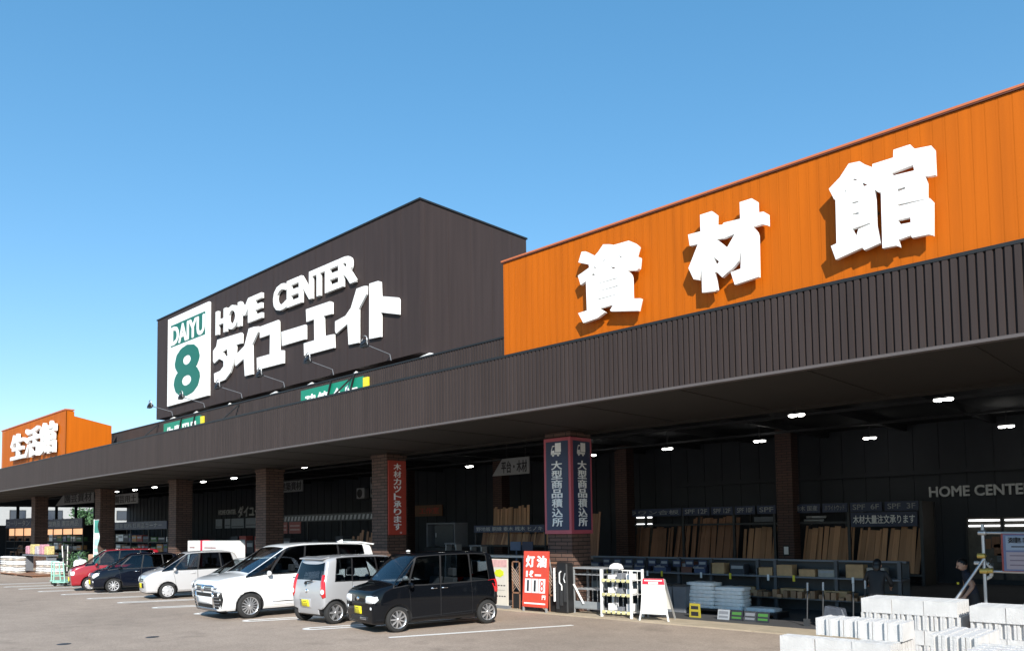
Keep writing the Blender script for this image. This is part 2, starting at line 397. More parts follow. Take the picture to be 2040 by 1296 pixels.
# ---- right orange wall with three big letters
ow = thing('orange_sign_wall', 'tall orange ribbed wall with white letters 資材館 on the right', 'sign wall', (0, D, HT))
oo = (0, D, HT)
def fine_ribs(x0, x1, z0, z1, y, pitch=.175, dep=.0025):
    m = MB(); x = x0
    while x < x1:
        m.add([(x,y,z0),(x+.03,y,z0),(x+.045,y-dep,z0),(x+pitch,y-dep,z0),(x,y,z1),(x+.03,y,z1),(x+.045,y-dep,z1),(x+pitch,y-dep,z1)], [(0,1,5,4),(1,2,6,5),(2,3,7,6)]); x += pitch
    return m
OT = 8.455
fine_ribs(-12.52, 13, HT-.02, OT-.06, D+.02).build('siding', orange, ow, off=oo)
MB().box(-12.56, D-.02, OT-.03, 13, D+.55, OT+.005).build('coping', orange_cap, ow, off=oo)
MB().box(-12.56, D-.012, OT-.055, 13, D+.02, OT-.031).build('coping_shade_line', mat('shade_line_dark', (.10, .03, .015), .6), ow, off=oo)  # solid dark strip painted as the shade line under the coping
MB().box(-12.52, D+.03, 6.2, 13, D+.5, OT-.06).build('wall_core', orange, ow, off=oo)
KAN = {
  '材': [[(-7.25, 7.97), (-7.01, 7.97), (-6.92, 7.88), (-6.93, 7.69), (-6.81, 7.66), (-6.78, 7.69), (-6.46, 7.67), (-6.46, 7.97), (-6.23, 7.97), (-6.14, 7.89), (-6.14, 7.69), (-6.02, 7.67), (-5.95, 7.61), (-5.95, 7.41), (-6.05, 7.46), (-6.22, 7.46), (-6.16, 7.36), (-6.14, 7.29), (-6.15, 6.56), (-6.25, 6.55), (-6.6, 6.52), (-6.67, 6.76), (-6.48, 6.78), (-6.46, 7.11), (-6.52, 6.92), (-6.6, 6.85), (-6.84, 6.71), (-6.95, 6.84), (-6.99, 6.83), (-6.95, 6.51), (-6.98, 6.49), (-7.25, 6.52), (-7.25, 6.98), (-7.31, 6.77), (-7.42, 6.81), (-7.52, 7.04), (-7.31, 7.44), (-7.48, 7.45), (-7.51, 7.67), (-7.25, 7.66)], [(-6.93, 7.43), (-6.77, 7.41), (-6.57, 7.43), (-6.73, 7.22), (-6.79, 7.28)], [(-7.0, 7.12), (-6.89, 7.01), (-6.95, 6.95)]],
  '資': [[(-10.03, 7.99), (-9.92, 7.97), (-9.69, 7.82), (-9.6, 7.88), (-9.47, 8.0), (-9.31, 7.96), (-9.21, 7.92), (-8.84, 7.91), (-8.71, 7.83), (-8.61, 7.73), (-8.68, 7.56), (-8.59, 7.51), (-8.62, 7.3), (-8.67, 7.27), (-8.88, 7.32), (-8.82, 7.24), (-8.8, 7.16), (-8.8, 6.74), (-8.59, 6.7), (-8.66, 6.47), (-9.31, 6.59), (-9.33, 6.62), (-9.25, 6.71), (-9.59, 6.71), (-9.46, 6.6), (-9.66, 6.52), (-10.02, 6.49), (-10.15, 6.72), (-9.92, 6.73), (-9.93, 7.35), (-10.07, 7.3), (-10.14, 7.51), (-9.84, 7.61), (-9.85, 7.68), (-10.12, 7.79)], [(-9.75, 7.63), (-9.66, 7.56), (-9.7, 7.55)], [(-9.64, 7.22), (-9.15, 7.22), (-9.15, 7.24), (-9.64, 7.23)], [(-9.6, 7.06), (-9.13, 7.06), (-9.13, 7.08), (-9.6, 7.07)], [(-9.63, 6.89), (-9.13, 6.9), (-9.13, 6.91), (-9.63, 6.91)], [(-9.1, 7.68), (-8.98, 7.6), (-9.05, 7.62)], [(-9.29, 7.5), (-9.15, 7.43), (-9.26, 7.44)], [(-9.79, 7.43), (-9.74, 7.48), (-9.69, 7.41)], [(-9.54, 7.62), (-9.43, 7.69), (-9.44, 7.66)]],
  '館': [[(-4.89, 7.72), (-4.71, 7.85), (-4.56, 8.03), (-4.39, 8.01), (-4.31, 7.93), (-4.2, 7.85), (-4.2, 7.9), (-3.89, 7.9), (-3.88, 8.02), (-3.64, 8.02), (-3.58, 7.93), (-3.35, 7.9), (-3.31, 7.83), (-3.31, 7.44), (-3.35, 7.44), (-3.45, 7.46), (-3.43, 7.36), (-3.44, 7.12), (-3.4, 7.11), (-3.36, 7.05), (-3.38, 6.54), (-3.44, 6.57), (-3.67, 6.58), (-3.68, 6.62), (-3.86, 6.6), (-3.85, 6.49), (-3.9, 6.52), (-4.1, 6.53), (-4.09, 7.42), (-4.13, 7.43), (-4.18, 7.49), (-4.18, 7.38), (-4.18, 6.92), (-4.13, 6.62), (-4.37, 6.57), (-4.4, 6.62), (-4.82, 6.53), (-4.89, 6.77), (-4.8, 6.79), (-4.79, 7.51), (-4.81, 7.52)], [(-4.52, 7.73), (-4.48, 7.76), (-4.43, 7.72)], [(-4.36, 7.66), (-4.28, 7.59), (-4.35, 7.59)], [(-3.92, 7.67), (-3.61, 7.69), (-3.6, 7.6), (-3.9, 7.62)], [(-3.85, 7.39), (-3.74, 7.39), (-3.73, 7.36), (-3.84, 7.35)], [(-3.85, 7.15), (-3.46, 7.12), (-3.46, 7.11), (-3.84, 7.12)], [(-3.86, 6.91), (-3.68, 6.9), (-3.68, 6.82), (-3.83, 6.83)], [(-4.53, 7.39), (-4.43, 7.38), (-4.43, 7.36), (-4.53, 7.36)], [(-4.53, 7.2), (-4.44, 7.2), (-4.43, 7.17), (-4.53, 7.18)], [(-4.54, 6.96), (-4.27, 6.98), (-4.27, 6.96), (-4.45, 6.93), (-4.48, 6.84), (-4.51, 6.85)], [(-4.64, 7.6), (-4.62, 7.64), (-4.62, 7.58)]],
}
for loops in KAN.values():
    lt_ = MB().shape(loops, 12.70, 12.78).build('letter', letterw, ow, off=oo)
    xs = [p[0] for p in loops[0]]; zs = [p[1] for p in loops[0]]; cx, cz = sum(xs)/len(xs), sum(zs)/len(zs)
    MB().cyl((cx-.2, D+.03, cz-.1), (cx-.2, 12.77, cz-.1), .02).build('letter_fixing', dgrey, lt_, off=oo)
# ---- left orange wall
OL = (-48.8, D, HT)
ol = thing('orange_sign_wall', 'smaller orange wall with white letters 生活館 at the far left', 'sign wall', OL)
m = fine_ribs(-54.6, -43.12, HT-.02, 8.47, D+.02)
m.add([(-43.12,D+.02,HT-.1),(-43.12,D+.02,8.5),(-43.12,D+.42,8.42),(-43.12,D+.42,8.2),(-43.12,D+2.2,7.85),(-43.12,D+2.2,HT-.1)], [(0,5,4,3,2,1)])
m.box(-54.6, D+.1, HT-.1, -43.13, D+.4, 8.4)
m.build('siding', orange, ol, off=OL)
MB().box(-54.65, D-.02, 8.47, -43.08, D+.42, 8.53).build('coping', orange_cap, ol, off=OL)
for ch, x0, z0, x1, z1 in (('生', -51.9, 6.5, -49.3, 7.95), ('活', -49.2, 6.45, -46.6, 8.05), ('館', -46.5, 6.42, -44., 8.08)):
    MB().text(ch, x0, z0, x1, z1, D-.07, .13, 0, bold=.028, sq=True).build('letter', letterw, ol, off=OL)
# ---- brown sign tower
TO = (-30.4, 16.5, 8.08)
tw = thing('sign_tower', 'large dark brown sign box on the roof with white HOME CENTER lettering', 'sign box', TO)
m = MB().box(-40.93, 16.5, 8.08, -19.8, 21.7, 13.2)
x = -40.8
while x < -19.9: m.box(x, 16.494, 8.1, x+.02, 16.5, 13.19); x += 1.05
y = 16.7
while y < 21.6: m.box(-19.8, y, 8.1, -19.794, y+.02, 13.19); y += 1.05
m.build('box_panel', brown2, tw, off=TO)
MB().box(-40.97, 16.46, 13.2, -19.76, 21.74, 13.26).build('coping', black_cap, tw, off=TO)
for i, xs in enumerate((-40, -37.2, -33.6, -30.2, -27.2, -24., -20.5)):
    MB().prism([(xs, 7.5), (xs+1.3-.3*(i % 3), 7.5), (xs+1.1-.3*(i % 3), 8.0), (xs+.3, 7.9)], 16.52, 17.0).build('sunlit_patch', white, tw, off=TO)  # white pieces painted in for sunlit patches seen below the box
yb = 16.49
for i, (ch, x0, x1) in enumerate((('H',-34.15,-33.12),('O',-33.14,-32.06),('M',-32.06,-30.88),('E',-30.86,-29.96),('C',-29.05,-27.98),('E',-27.98,-27.12),('N',-27.08,-26.14),('T',-26.14,-25.26),('E',-25.24,-24.38),('R',-24.36,-23.28))):
    MB().text(ch, x0, 11.2, x1+.02, 12.28, yb-.03, .1, 0, bold=.036, sq=True).build('letter', letterw, tw, off=TO)
KANA = [
  [[(-34.04, 10.98), (-31.71, 10.91), (-31.6, 10.82), (-31.62, 10.43), (-32.17, 10.45), (-32.22, 10.09), (-32.48, 9.61), (-32.74, 9.29), (-33.23, 9.05), (-33.95, 9.02), (-34.32, 9.07), (-34.37, 9.48), (-33.74, 9.52), (-33.4, 9.68), (-33.41, 9.91), (-33.86, 10.09), (-34.37, 9.95), (-34.48, 10.08), (-34.49, 10.54), (-34.15, 10.7)], [(-33.53, 10.35), (-33.06, 10.41), (-32.99, 10.08), (-33.3, 10.12)]],
  [[(-30.64, 10.95), (-30.2, 10.9), (-30.25, 10.67), (-30.78, 10.2), (-30.72, 8.94), (-31.43, 8.95), (-31.54, 9.72), (-32.32, 9.51), (-32.38, 9.98), (-31.49, 10.27), (-31.09, 10.96)]],
  [[(-30.2, 10.86), (-28.64, 10.86), (-28.58, 10.77), (-28.54, 9.6), (-28.18, 9.54), (-28.18, 9.02), (-30.43, 9.06), (-30.46, 9.58), (-29.33, 9.56), (-29.31, 10.38), (-30.19, 10.38)]],
  [[(-28.46, 10.32), (-26.59, 10.28), (-26.55, 10.24), (-26.55, 9.71), (-28.41, 9.74)]],
  [[(-26.63, 10.87), (-24.87, 10.84), (-24.73, 10.78), (-24.73, 10.34), (-25.34, 10.37), (-25.3, 9.59), (-24.62, 9.55), (-24.59, 9.04), (-26.76, 9.07), (-26.79, 9.56), (-26.0, 9.55), (-26.02, 10.37), (-26.59, 10.37)]],
  [[(-22.75, 10.94), (-22.56, 10.91), (-22.58, 10.61), (-23.07, 10.17), (-23.08, 8.96), (-23.73, 8.99), (-23.8, 9.77), (-24.57, 9.54), (-24.64, 9.66), (-24.64, 10.01), (-23.93, 10.09), (-23.57, 10.32), (-23.2, 10.94)]],
  [[(-22.5, 10.95), (-21.96, 10.93), (-21.83, 10.88), (-21.8, 10.36), (-20.8, 10.11), (-20.73, 10.03), (-20.74, 9.52), (-21.8, 9.79), (-21.81, 8.94), (-22.52, 8.98)]],
]
for loops in KANA:
    xs = [p[0] for p in loops[0]]; cx = (min(xs)+max(xs))/2; loops = [[(cx+(a-cx)*.945-.03, b) for a, b in l] for l in loops]
    MB().shape(loops, 16.39, 16.47).build('letter', letterw, tw, off=TO)
lp = MB().box(-39.35, 16.38, 8.55, -34.88, 16.49, 12.93).build('logo_panel', letterw, tw, off=TO)
MB().box(-39.0, 16.376, 11.45, -35.22, 16.38, 12.55).build('logo_band', greenm, lp, off=TO).parent = lp
MB().text('DAIYU', -38.95, 11.5, -35.27, 12.45, 16.376, .006, 0, bold=.04).build('logo_word', letterw, lp, off=TO)
MB().text('8', -38.6, 8.8, -35.7, 11.3, 16.38, .006, 0, bold=.034).build('logo_numeral', greenm, lp, off=TO)
# floodlights
fl = thing('sign_floodlight', 'black floodlight on a thin arm before the white logo panel, at its left edge', 'floodlight', (-38.91, 16.48, 8.2), 0, 'floodlights along the brown sign box')
MB().tube([(0, 0, -.15), (0, -.05, .05), (0, -1.0, .22)], .018).build('arm', grey, fl)
MB().cyl((0, -1.0, .2), (0, -1.16, .3), .10, .13, 14).box(-.13, -1.2, .12, .13, -1.05, .2).build('lamp_head', black, fl)
MB().lathe([(.15, -.02), (.17, 0), (.15, .02)], (0, -1.1, .36), 'y', 16).cyl((-.14, -1.08, .2), (-.14, -1.1, .4), .012).cyl((.14, -1.08, .2), (.14, -1.1, .4), .012).build('visor', lgrey, fl)
for x, lb in ((-35.42, 'under the green 8'), (-31.84, 'below the first katakana letter'), (-28.32, 'below the letter ユ'), (-24.84, 'below the letter エ'), (-21.37, 'below the last letter ト, nearest the box corner')):
    dup(fl, (x, 16.48, 8.2), label='black floodlight on a thin arm '+lb)
# green signs on the roof band
def green_sign(x0, x1, z1, words, label):
    g = thing('green_roof_sign', label, 'sign', ((x0+x1)/2, 15.55, 6.3)); of = ((x0+x1)/2, 15.55, 6.3)
    MB().box(x0, 15.5, 6.3, x1-.45, 15.56, z1).build('panel', green2, g, off=of)
    MB().box(x1-.42, 15.49, 6.3, x1-.15, 15.56, z1-.06).build('yellow_bar', yellow, g, off=of)
    n = len(words); wd = (x1-.6-x0-.35)/n
    for i, ch in enumerate(words):
        MB().text(ch, x0+.3+wd*i, 6.5, x0+.3+wd*(i+.88), z1-.2, 15.5, .01, 0, bold=.02).build('letter', letterw, g, off=of)
    for a in (.36, .68): MB().bar((x0+(x1-x0)*a, 15.44, 6.3), (x0+(x1-x0)*a+.5, 15.46, z1+.1), .05, .05).build('brace', black_cap, g, off=of)
green_sign(-25.5, -21.2, 7.42, '建築金物', 'green roof sign lettered 建築金物 with a yellow end bar')
green_sign(-37.6, -33.3, 7.42, '作業用品', 'green roof sign with a yellow end bar below the white logo panel')
# ================================================================== vehicles
def paint_mat(name, col, metal=0., rough=.28, coat=1.):
    return mat(name, col, rough, metal, var=0, coat=coat, spec=.35)
car_glass = glass('car_glass', .62, (.85, .95, 1.))
dark_glass = glass('privacy_glass', .10, (.7, .8, 1.))
seatm = mat('seat_fabric', (.05, .05, .055), .9, var=.15)
def car_shell(st, L, W, H, wheels, r, fx=.06, rx=.05, wellr=.05, crease=.45):
    """st: stations rear to front, each (xs, ys, zs) of six points sill-under..roof centre.
    Returns evaluated bmesh with region numbers in material_index."""
    bm = bmesh.new(); P = []
    cl = bm.edges.layers.float.new('crease_edge')
    for xs, ys, zs in st:
        row = {}
        for k in range(6):
            a = bm.verts.new((xs[k], ys[k], zs[k])); b = a if ys[k] == 0 else bm.verts.new((xs[k], -ys[k], zs[k]))
            row[k+1] = (a, b)
        a = bm.verts.new((xs[0], 0, zs[0])); row[0] = (a, a); P.append(row)
    n = len(st); reg = {}
    def face(vs, rid):
        u = []
        for v in vs:
            if v not in u: u.append(v)
        if len(u) > 2:
            f = bm.faces.new(u); f.material_index = rid
    for i in range(n-1):
        for k in range(6):
            for sd in (0, 1):
                rid = 0
                if k == 4:          # glass band
                    rid = {n-8: 10, n-7: 11, n-6: 12, n-5: 12, n-4: 13}.get(i, 0) if False else GLASSBAND.get(i, 0)
                if k in (2, 3): rid = DOORS.get(i, 0)
                if k == 5 and i == WSCREEN: rid = 40
                if rid and rid < 40 and sd: rid += 50
                vs = [P[i][k][sd], P[i+1][k][sd], P[i+1][k+1][sd], P[i][k+1][sd]]
                face(vs if sd else vs[::-1], rid)
    for end, dx in ((0, -rx), (n-1, fx)):
        cen = {1: P[end][0][0]}
        for k in range(2, 6):
            p = P[end][k][0].co; cen[k] = bm.verts.new((p.x+dx, 0, p.z))
        for k in range(1, 6):
            for sd in (0, 1):
                a, b = P[end][k][sd], P[end][k+1][sd]
                c1 = cen[k]; c2 = cen.get(k+1, b)
                rid = 41 if (end == 0 and k == 4) else 0
                vs = [a, b, c2, c1]
                if (end == 0) == (sd == 0): vs = vs[::-1]
                face(vs, rid)
    def cr(a, b, v):
        e = bm.edges.get((a, b))
        if e: e[cl] = v
    for i in range(n):
        for k in range(1, 6):
            for sd in (0, 1):
                if i in (0, n-1): cr(P[i][k][sd], P[i][k+1][sd], min(1, crease*(1.35 if i else .9)))
                if i < n-1 and k in (1, 2, 4, 5): cr(P[i][k][sd], P[i+1][k][sd], {1: .8, 2: .5, 4: .4 if i < WSCREEN else .3, 5: crease if i < WSCREEN else .5}[k])
    for sd in (0, 1):
        for k in (4, 5):
            cr(P[WSCREEN][k][sd], P[WSCREEN][k+1][sd], .5); cr(P[WSCREEN+1][k][sd], P[WSCREEN+1][k+1][sd], .7)
    bmesh.ops.recalc_face_normals(bm, faces=bm.faces)
    me = bpy.data.meshes.new('shell'); bm.to_mesh(me); bm.free()
    for i in range(120): me.materials.append(None)
    o = bpy.data.objects.new('shell', me); C.objects.link(o)
    ss = o.modifiers.new('s', 'SUBSURF'); ss.levels = ss.render_levels = 3
    dg = bpy.context.evaluated_depsgraph_get(); bpy.context.view_layer.update()
    m2 = bpy.data.meshes.new_from_object(o.evaluated_get(dg)); o.modifiers.clear()
    xs = [v.co.x for v in m2.vertices]; ys = [v.co.y for v in m2.vertices]; zs = [v.co.z for v in m2.vertices]
    zb = st[0][2][0]
    sx, sy, sz = L/(max(xs)-min(xs)), W/(max(ys)-min(ys)), (H-zb)/(max(zs)-min(zs)); mxx = (max(xs)+min(xs))/2; z0 = min(zs)
    for v in m2.vertices: v.co = ((v.co.x-mxx)*sx, v.co.y*sy, zb+(v.co.z-z0)*sz)
    o.data = m2
    cm = MB()
    for wx in wheels:
        for sd in (-1, 1): cm.cyl((wx, sd*(W/2-.27), r), (wx, sd*(W/2+.2), r), r+wellr, n=28, smooth=False)
    co = cm.build('cutter', black); co.data.materials.clear()
    for i in range(120): co.data.materials.append(None)
    tb = bmesh.new(); tb.from_mesh(co.data); bmesh.ops.remove_doubles(tb, verts=tb.verts, dist=1e-4); bmesh.ops.recalc_face_normals(tb, faces=tb.faces); tb.to_mesh(co.data); tb.free()
    for p in co.data.polygons: p.material_index = 2
    bo_ = o.modifiers.new('b', 'BOOLEAN'); bo_.operation = 'DIFFERENCE'; bo_.object = co; bo_.solver = 'EXACT'; bo_.use_self = False
    bpy.context.view_layer.update(); dg = bpy.context.evaluated_depsgraph_get()
    m3 = bpy.data.meshes.new_from_object(o.evaluated_get(dg))
    bpy.data.objects.remove(o); bpy.data.objects.remove(co)
    b2 = bmesh.new(); b2.from_mesh(m3); bpy.data.meshes.remove(m3)
    return b2
def split_region(bm, rid, name, m, parent, frame=0., frame_mi=0, gap=0., push=0.):
    fs = [f for f in bm.faces if f.material_index == rid]
    if not fs: return None
    if frame:
        r = bmesh.ops.inset_region(bm, faces=fs, thickness=frame, depth=0, use_even_offset=True, use_boundary=True)
        for f in r['faces']: f.material_index = frame_mi
    if gap:
        fs = [f for f in bm.faces if f.material_index == rid]
        r = bmesh.ops.inset_region(bm, faces=fs, thickness=gap, depth=0, use_even_offset=True, use_boundary=True)
        for f in r['faces']: f.material_index = 1
    fs = [f for f in bm.faces if f.material_index == rid]
    return faces_obj(bm, fs, name, m, parent, push)
def faces_obj(bm, fs, name, mats, parent, push=0., remap=None):
    bm.verts.index_update(); idx = {}; vs = []; pol = []; mi = []
    for f in fs:
        row = []
        for v in f.verts:
            key = v.index
            if key not in idx: idx[key] = len(vs); vs.append(tuple(v.co + v.normal*push))
            row.append(idx[key])
        pol.append(row); mi.append((remap or {}).get(f.material_index, 0))
    me = bpy.data.meshes.new(name); me.from_pydata(vs, [], pol)
    for m in (mats if isinstance(mats, (list, tuple)) else [mats]): me.materials.append(m)
    me.polygons.foreach_set('material_index', mi); me.polygons.foreach_set('use_smooth', [True]*len(pol)); me.update()
    o = bpy.data.objects.new(name, me); C.objects.link(o)
    if parent: o.parent = parent
    return o
def decal(bvh, c, d, out, name, m, parent, off=.004, bulge=0., rings=4, up=(0, 0, 1), thick=.0):
    """patch with outline out [(a right, b up)] projected along d onto the body round point c"""
    d = Vector(d).normalized(); u = Vector(up); rgt = d.cross(u).normalized(); u = rgt.cross(d).normalized()
    out2 = []
    for i in range(len(out)):
        a, b = Vector(out[i]), Vector(out[(i+1) % len(out)])
        out2 += [a.lerp(b, t/3) for t in range(3)]
    n = len(out2); cen = sum(out2, Vector((0, 0)))/n
    vs = []; fs = []
    def proj(p, k):
        o = Vector(c)+rgt*p[0]+u*p[1]-d*1.2
        h = bvh.ray_cast(o, d)
        if h[0] is None: return Vector(c)+rgt*p[0]+u*p[1]
        return h[0]-d*(off+bulge*k)
    for r_ in range(rings):
        t = r_/rings
        for p in out2: vs.append(proj(p.lerp(cen, t), 1-(1-t)**2))
    vs.append(proj(cen, 1))
    for r_ in range(rings-1):
        for i in range(n): fs.append((r_*n+i, r_*n+(i+1) % n, (r_+1)*n+(i+1) % n, (r_+1)*n+i))
    for i in range(n): fs.append(((rings-1)*n+i, (rings-1)*n+(i+1) % n, rings*n))
    # skirt back into the body
    k = len(vs)
    for i in range(n): vs.append(vs[i]+d*(off+.03))
    for i in range(n): fs.append((i, k+i, k+(i+1) % n, (i+1) % n))
    mb_ = MB(); mb_.add(vs, fs, 0, True)
    return mb_.build(name, m, parent)
def ell(a, b, n=14): return [(a*math.cos(2*math.pi*i/n), b*math.sin(2*math.pi*i/n)) for i in range(n)]
def rr(a, b, k=.3):
    r = min(a, b)*k; o = []
    for cx, cy, t0 in ((a-r, b-r, 0), (-a+r, b-r, 90), (-a+r, -b+r, 180), (a-r, -b+r, 270)):
        for t in (0, 45, 90): o.append((cx+r*math.cos(R(t0+t)), cy+r*math.sin(R(t0+t))))
    return o
def wheel(parent, x, sd, W, r, wd, kind, rimm, rimdark):
    y0 = sd*(W/2-.015); rr_ = r*.70; s_ = -sd
    w = MB().lathe([(rr_*.98, s_*.01), (r-.035, 0), (r-.008, s_*.025), (r, s_*.05), (r, s_*(wd-.05)), (r-.02, s_*wd), (rr_, s_*wd)], (0, 0, 0), 'y', 32)
    wo = w.build('wheel', rubber, parent, loc=(x, y0, r))
    q = MB()
    q.lathe([(rr_, s_*.004), (rr_*.93, s_*.012), (rr_*.90, s_*.05), (rr_*.9, s_*.12)], (0, 0, 0), 'y', 32, 0)
    q.lathe([(rr_*.9, s_*.055), (.02, s_*.05)], (0, 0, 0), 'y', 24, 1)
    q.lathe([(.0, s_*.0), (.035, s_*.002), (.042, s_*.03)], (0, 0, 0), 'y', 14, 0)
    if kind == 'steel':
        q.lathe([(rr_*.92, s_*.02), (rr_*.72, s_*.0), (rr_*.5, s_*.012), (rr_*.3, s_*.0), (.03, s_*.0)], (0, 0, 0), 'y', 28, 0)
        for i in range(8):
            t = 2*math.pi*i/8; cx, cz = rr_*.8*math.cos(t), rr_*.8*math.sin(t)
            q.cyl((cx, s_*.006, cz), (cx, s_*.002, cz), .018, n=8, mi=1)
    else:
        n, w0, w1 = kind
        for i in range(n):
            t = 2*math.pi*i/n; ca, sa = math.cos(t), math.sin(t)
            def pt(rad, off, dep): return (rad*ca-off*sa, s_*dep, rad*sa+off*ca)
            a, b = .03, rr_*.95
            q.add([pt(a,-w0,.004), pt(a,w0,.004), pt(b,w1,.016), pt(b,-w1,.016), pt(a,-w0,.05), pt(a,w0,.05), pt(b,w1,.05), pt(b,-w1,.05)],
                  [(0,1,2,3),(0,4,5,1),(1,5,6,2),(2,6,7,3),(3,7,4,0)], 0)
    q.build('rim', [rimm, rimdark], wo)
GLASSBAND = {}; DOORS = {}; WSCREEN = 4
def stn(xl, xm, xb, xt, yl, ym, yb, yt, zl, zm, zb, zt, zc, zu=.19):
    return ((xl, xl, xm, xb, xt, xt), (yl-.07, yl, ym, yb, yt, 0), (zu, zl, zm, zb, zt, zc))
def car(name, label, loc, head, st, L, W, H, wb, fo, r, pm, glass_rear, kind, rimm, rimdark, opts, group='cars parked in the stalls'):
    global GLASSBAND, DOORS, WSCREEN
    GLASSBAND, DOORS, WSCREEN = opts['glass'], opts['doors'], opts['ws']
    t = thing(name, label, 'car', (loc[0], loc[1], 0), R(head), group)
    wf = L/2-fo; wr = wf-wb
    bm = car_shell(st, L, W, H, (wf, wr), r, opts.get('fx', .06), opts.get('rx', .05), crease=opts.get('crease', .45))
    bm.normal_update()
    bvh = BVHTree.FromBMesh(bm)
    fw = opts.get('frame', .022)
    win = {}
    for rid in range(10, 20):
        for add in (0, 50):
            m = car_glass if rid >= opts.get('privacy', 12) else glass_rear
            o = split_region(bm, rid+add, 'window', m, t, fw, 1, push=-.003)
    o = split_region(bm, 40, 'windscreen', car_glass, t, opts.get('apillar', .05), 0)
    # black ceramic border on the windscreen
    split_region(bm, 41, 'rear_window', dark_glass, t, opts.get('rw', .05), 0)
    dmade = []
    for rid in (20, 21):
        for add in (0, 50):
            d = split_region(bm, rid+add, 'door', pm, t, 0, 0, gap=.008)
            if d: dmade.append((rid, add, d))
    for f in bm.faces:
        if f.material_index == 0 and f.calc_center_median().z < .235: f.material_index = 1
    rest = [f for f in bm.faces if f.material_index in (0, 1, 2)]
    faces_obj(bm, rest, 'body', [pm, black, black], t, remap={0: 0, 1: 1, 2: 2})
    for rid, add, d in dmade:
        sd = 1 if not add else -1
        hx = opts['handles'][rid-20]
        sy = -sd
        decal(bvh, (hx, sd*W/2, opts['hz']), (0, sy, 0), rr(.085, .016, .9), 'door_handle', opts.get('handle_mat', chrome), d, .012, .018)
    for x in (wf, wr):
        for sd in (1, -1): wheel(t, x, sd, W, r, .155, kind, rimm, rimdark)
    # mirrors
    mx, mz = opts['mirror']
    for sd in (1, -1):
        m = MB(); yb_ = sd*(W/2-.06)
        m.lathe([(0, -.05), (.05, -.045), (.082, -.0), (.078, .035), (.06, .045), (0, .045)], (0, 0, 0), 'y', 14)
        vs = [(mx+v[1]*1.0, sd*(W/2+.08)+v[0]*1.15, mz+v[2]*.85) for v in m.v]; m.v = vs
        m.bar((mx, yb_-sd*.03, mz-.05), (mx, sd*(W/2+.03), mz-.03), .05, .03, 1)
        m.build('side_mirror', [opts.get('mirror_mat', pm), black], t)
    # cabin
    zs = .45; bk = opts.get('bench', wr+.15); fs_ = opts.get('seatx', wf-1.25)
    for sd in (.33, -.33):
        MB().box(fs_-.25, sd*W/1.475-.24, zs-.1, fs_+.28, sd*W/1.475+.24, zs+.12).prism([(fs_-.33, zs), (fs_-.2, zs), (fs_-.3, zs+.68), (fs_-.42, zs+.68)], sd*W/1.475-.23, sd*W/1.475+.23).box(fs_-.46, sd*W/1.475-.12, zs+.7, fs_-.35, sd*W/1.475+.12, zs+.9).build('seat', seatm, t, bevel=.02)
    MB().box(bk-.25, -W/2+.16, zs-.1, bk+.28, W/2-.16, zs+.12).prism([(bk-.33, zs), (bk-.2, zs), (bk-.28, zs+.6), (bk-.4, zs+.6)], -W/2+.16, W/2-.16).build('rear_seat', seatm, t, bevel=.02)
    dx = opts['dash']; dz = opts.get('dashz', .86)
    MB().prism([(dx-.3, .45), (dx+.25, .45), (dx+.3, dz), (dx-.2, dz+.03), (dx-.34, dz-.12)], -W/2+.1, W/2-.1).build('dashboard', seatm, t)
    sw = MB(); c0 = Vector((dx-.42, -.34, dz-.02))
    pts = [c0+Vector((-.08*math.sin(a)*.6, .18*math.cos(a), .18*math.sin(a))) for a in [2*math.pi*i/16 for i in range(17)]]
    sw.tube(pts, .014, 6).build('steering_wheel', grey, t)
    for spec in opts['decals']:
        nm, c, d, out, m, off, bulge = spec[:7]
        decal(bvh, c, d, out, nm, m, t, off, bulge)
        if len(spec) > 7:
            decal(bvh, (c[0], -c[1], c[2]), (d[0], -d[1], d[2]), [(-a, b) for a, b in out][::-1], nm, m, t, off, bulge)
    for f in opts.get('extra', []): f(t, bvh)
    bm.free()
    return t
pblack = paint_mat('paint_black', (.004, .005, .007), rough=.05, coat=0)
pdark = paint_mat('paint_blue_black', (.005, .007, .014), rough=.05, coat=0)
psilver = paint_mat('paint_silver', (.42, .42, .43), .25, .3)
pmoco = paint_mat('paint_pale_silver', (.56, .55, .55), .2, .3)
pwhite = paint_mat('paint_white', (.80, .80, .79))
pred = paint_mat('paint_red', (.33, .014, .025), .1)
rim_s = mat('rim_silver', (.62, .62, .63), .3, .8, var=0)
rim_p = mat('rim_painted', (.55, .55, .56), .35, .3, var=0)
rim_d = mat('rim_dark', (.015, .015, .016), .5, var=0)
def plate(t, bvh, x, z, d, m, yoff=0.):
    return decal(bvh, (x, yoff, z), (d, 0, 0), [(-.165, -.0825), (.165, -.0825), (.165, .0825), (-.165, .0825)], 'license_plate', m, t, .015, 0, 2), marks(t, bvh, x, z, d, yoff)
def marks(t, bvh, x, z, d, yoff=0., w_=.165):
    decal(bvh, (x, yoff, z+.045), (d, 0, 0), rr(w_*.5, .012, .2), 'plate_marking', plate_ink, t, .019, 0)
    for k in range(4): decal(bvh, (x, yoff+(-.085+.055*k)*w_/.165, z-.025), (d, 0, 0), rr(.014 if k % 2 else .018, .036, .3), 'plate_marking', plate_ink, t, .019, 0)
plate_ink = mat('plate_ink', (.30, .26, .02), .5, var=0)
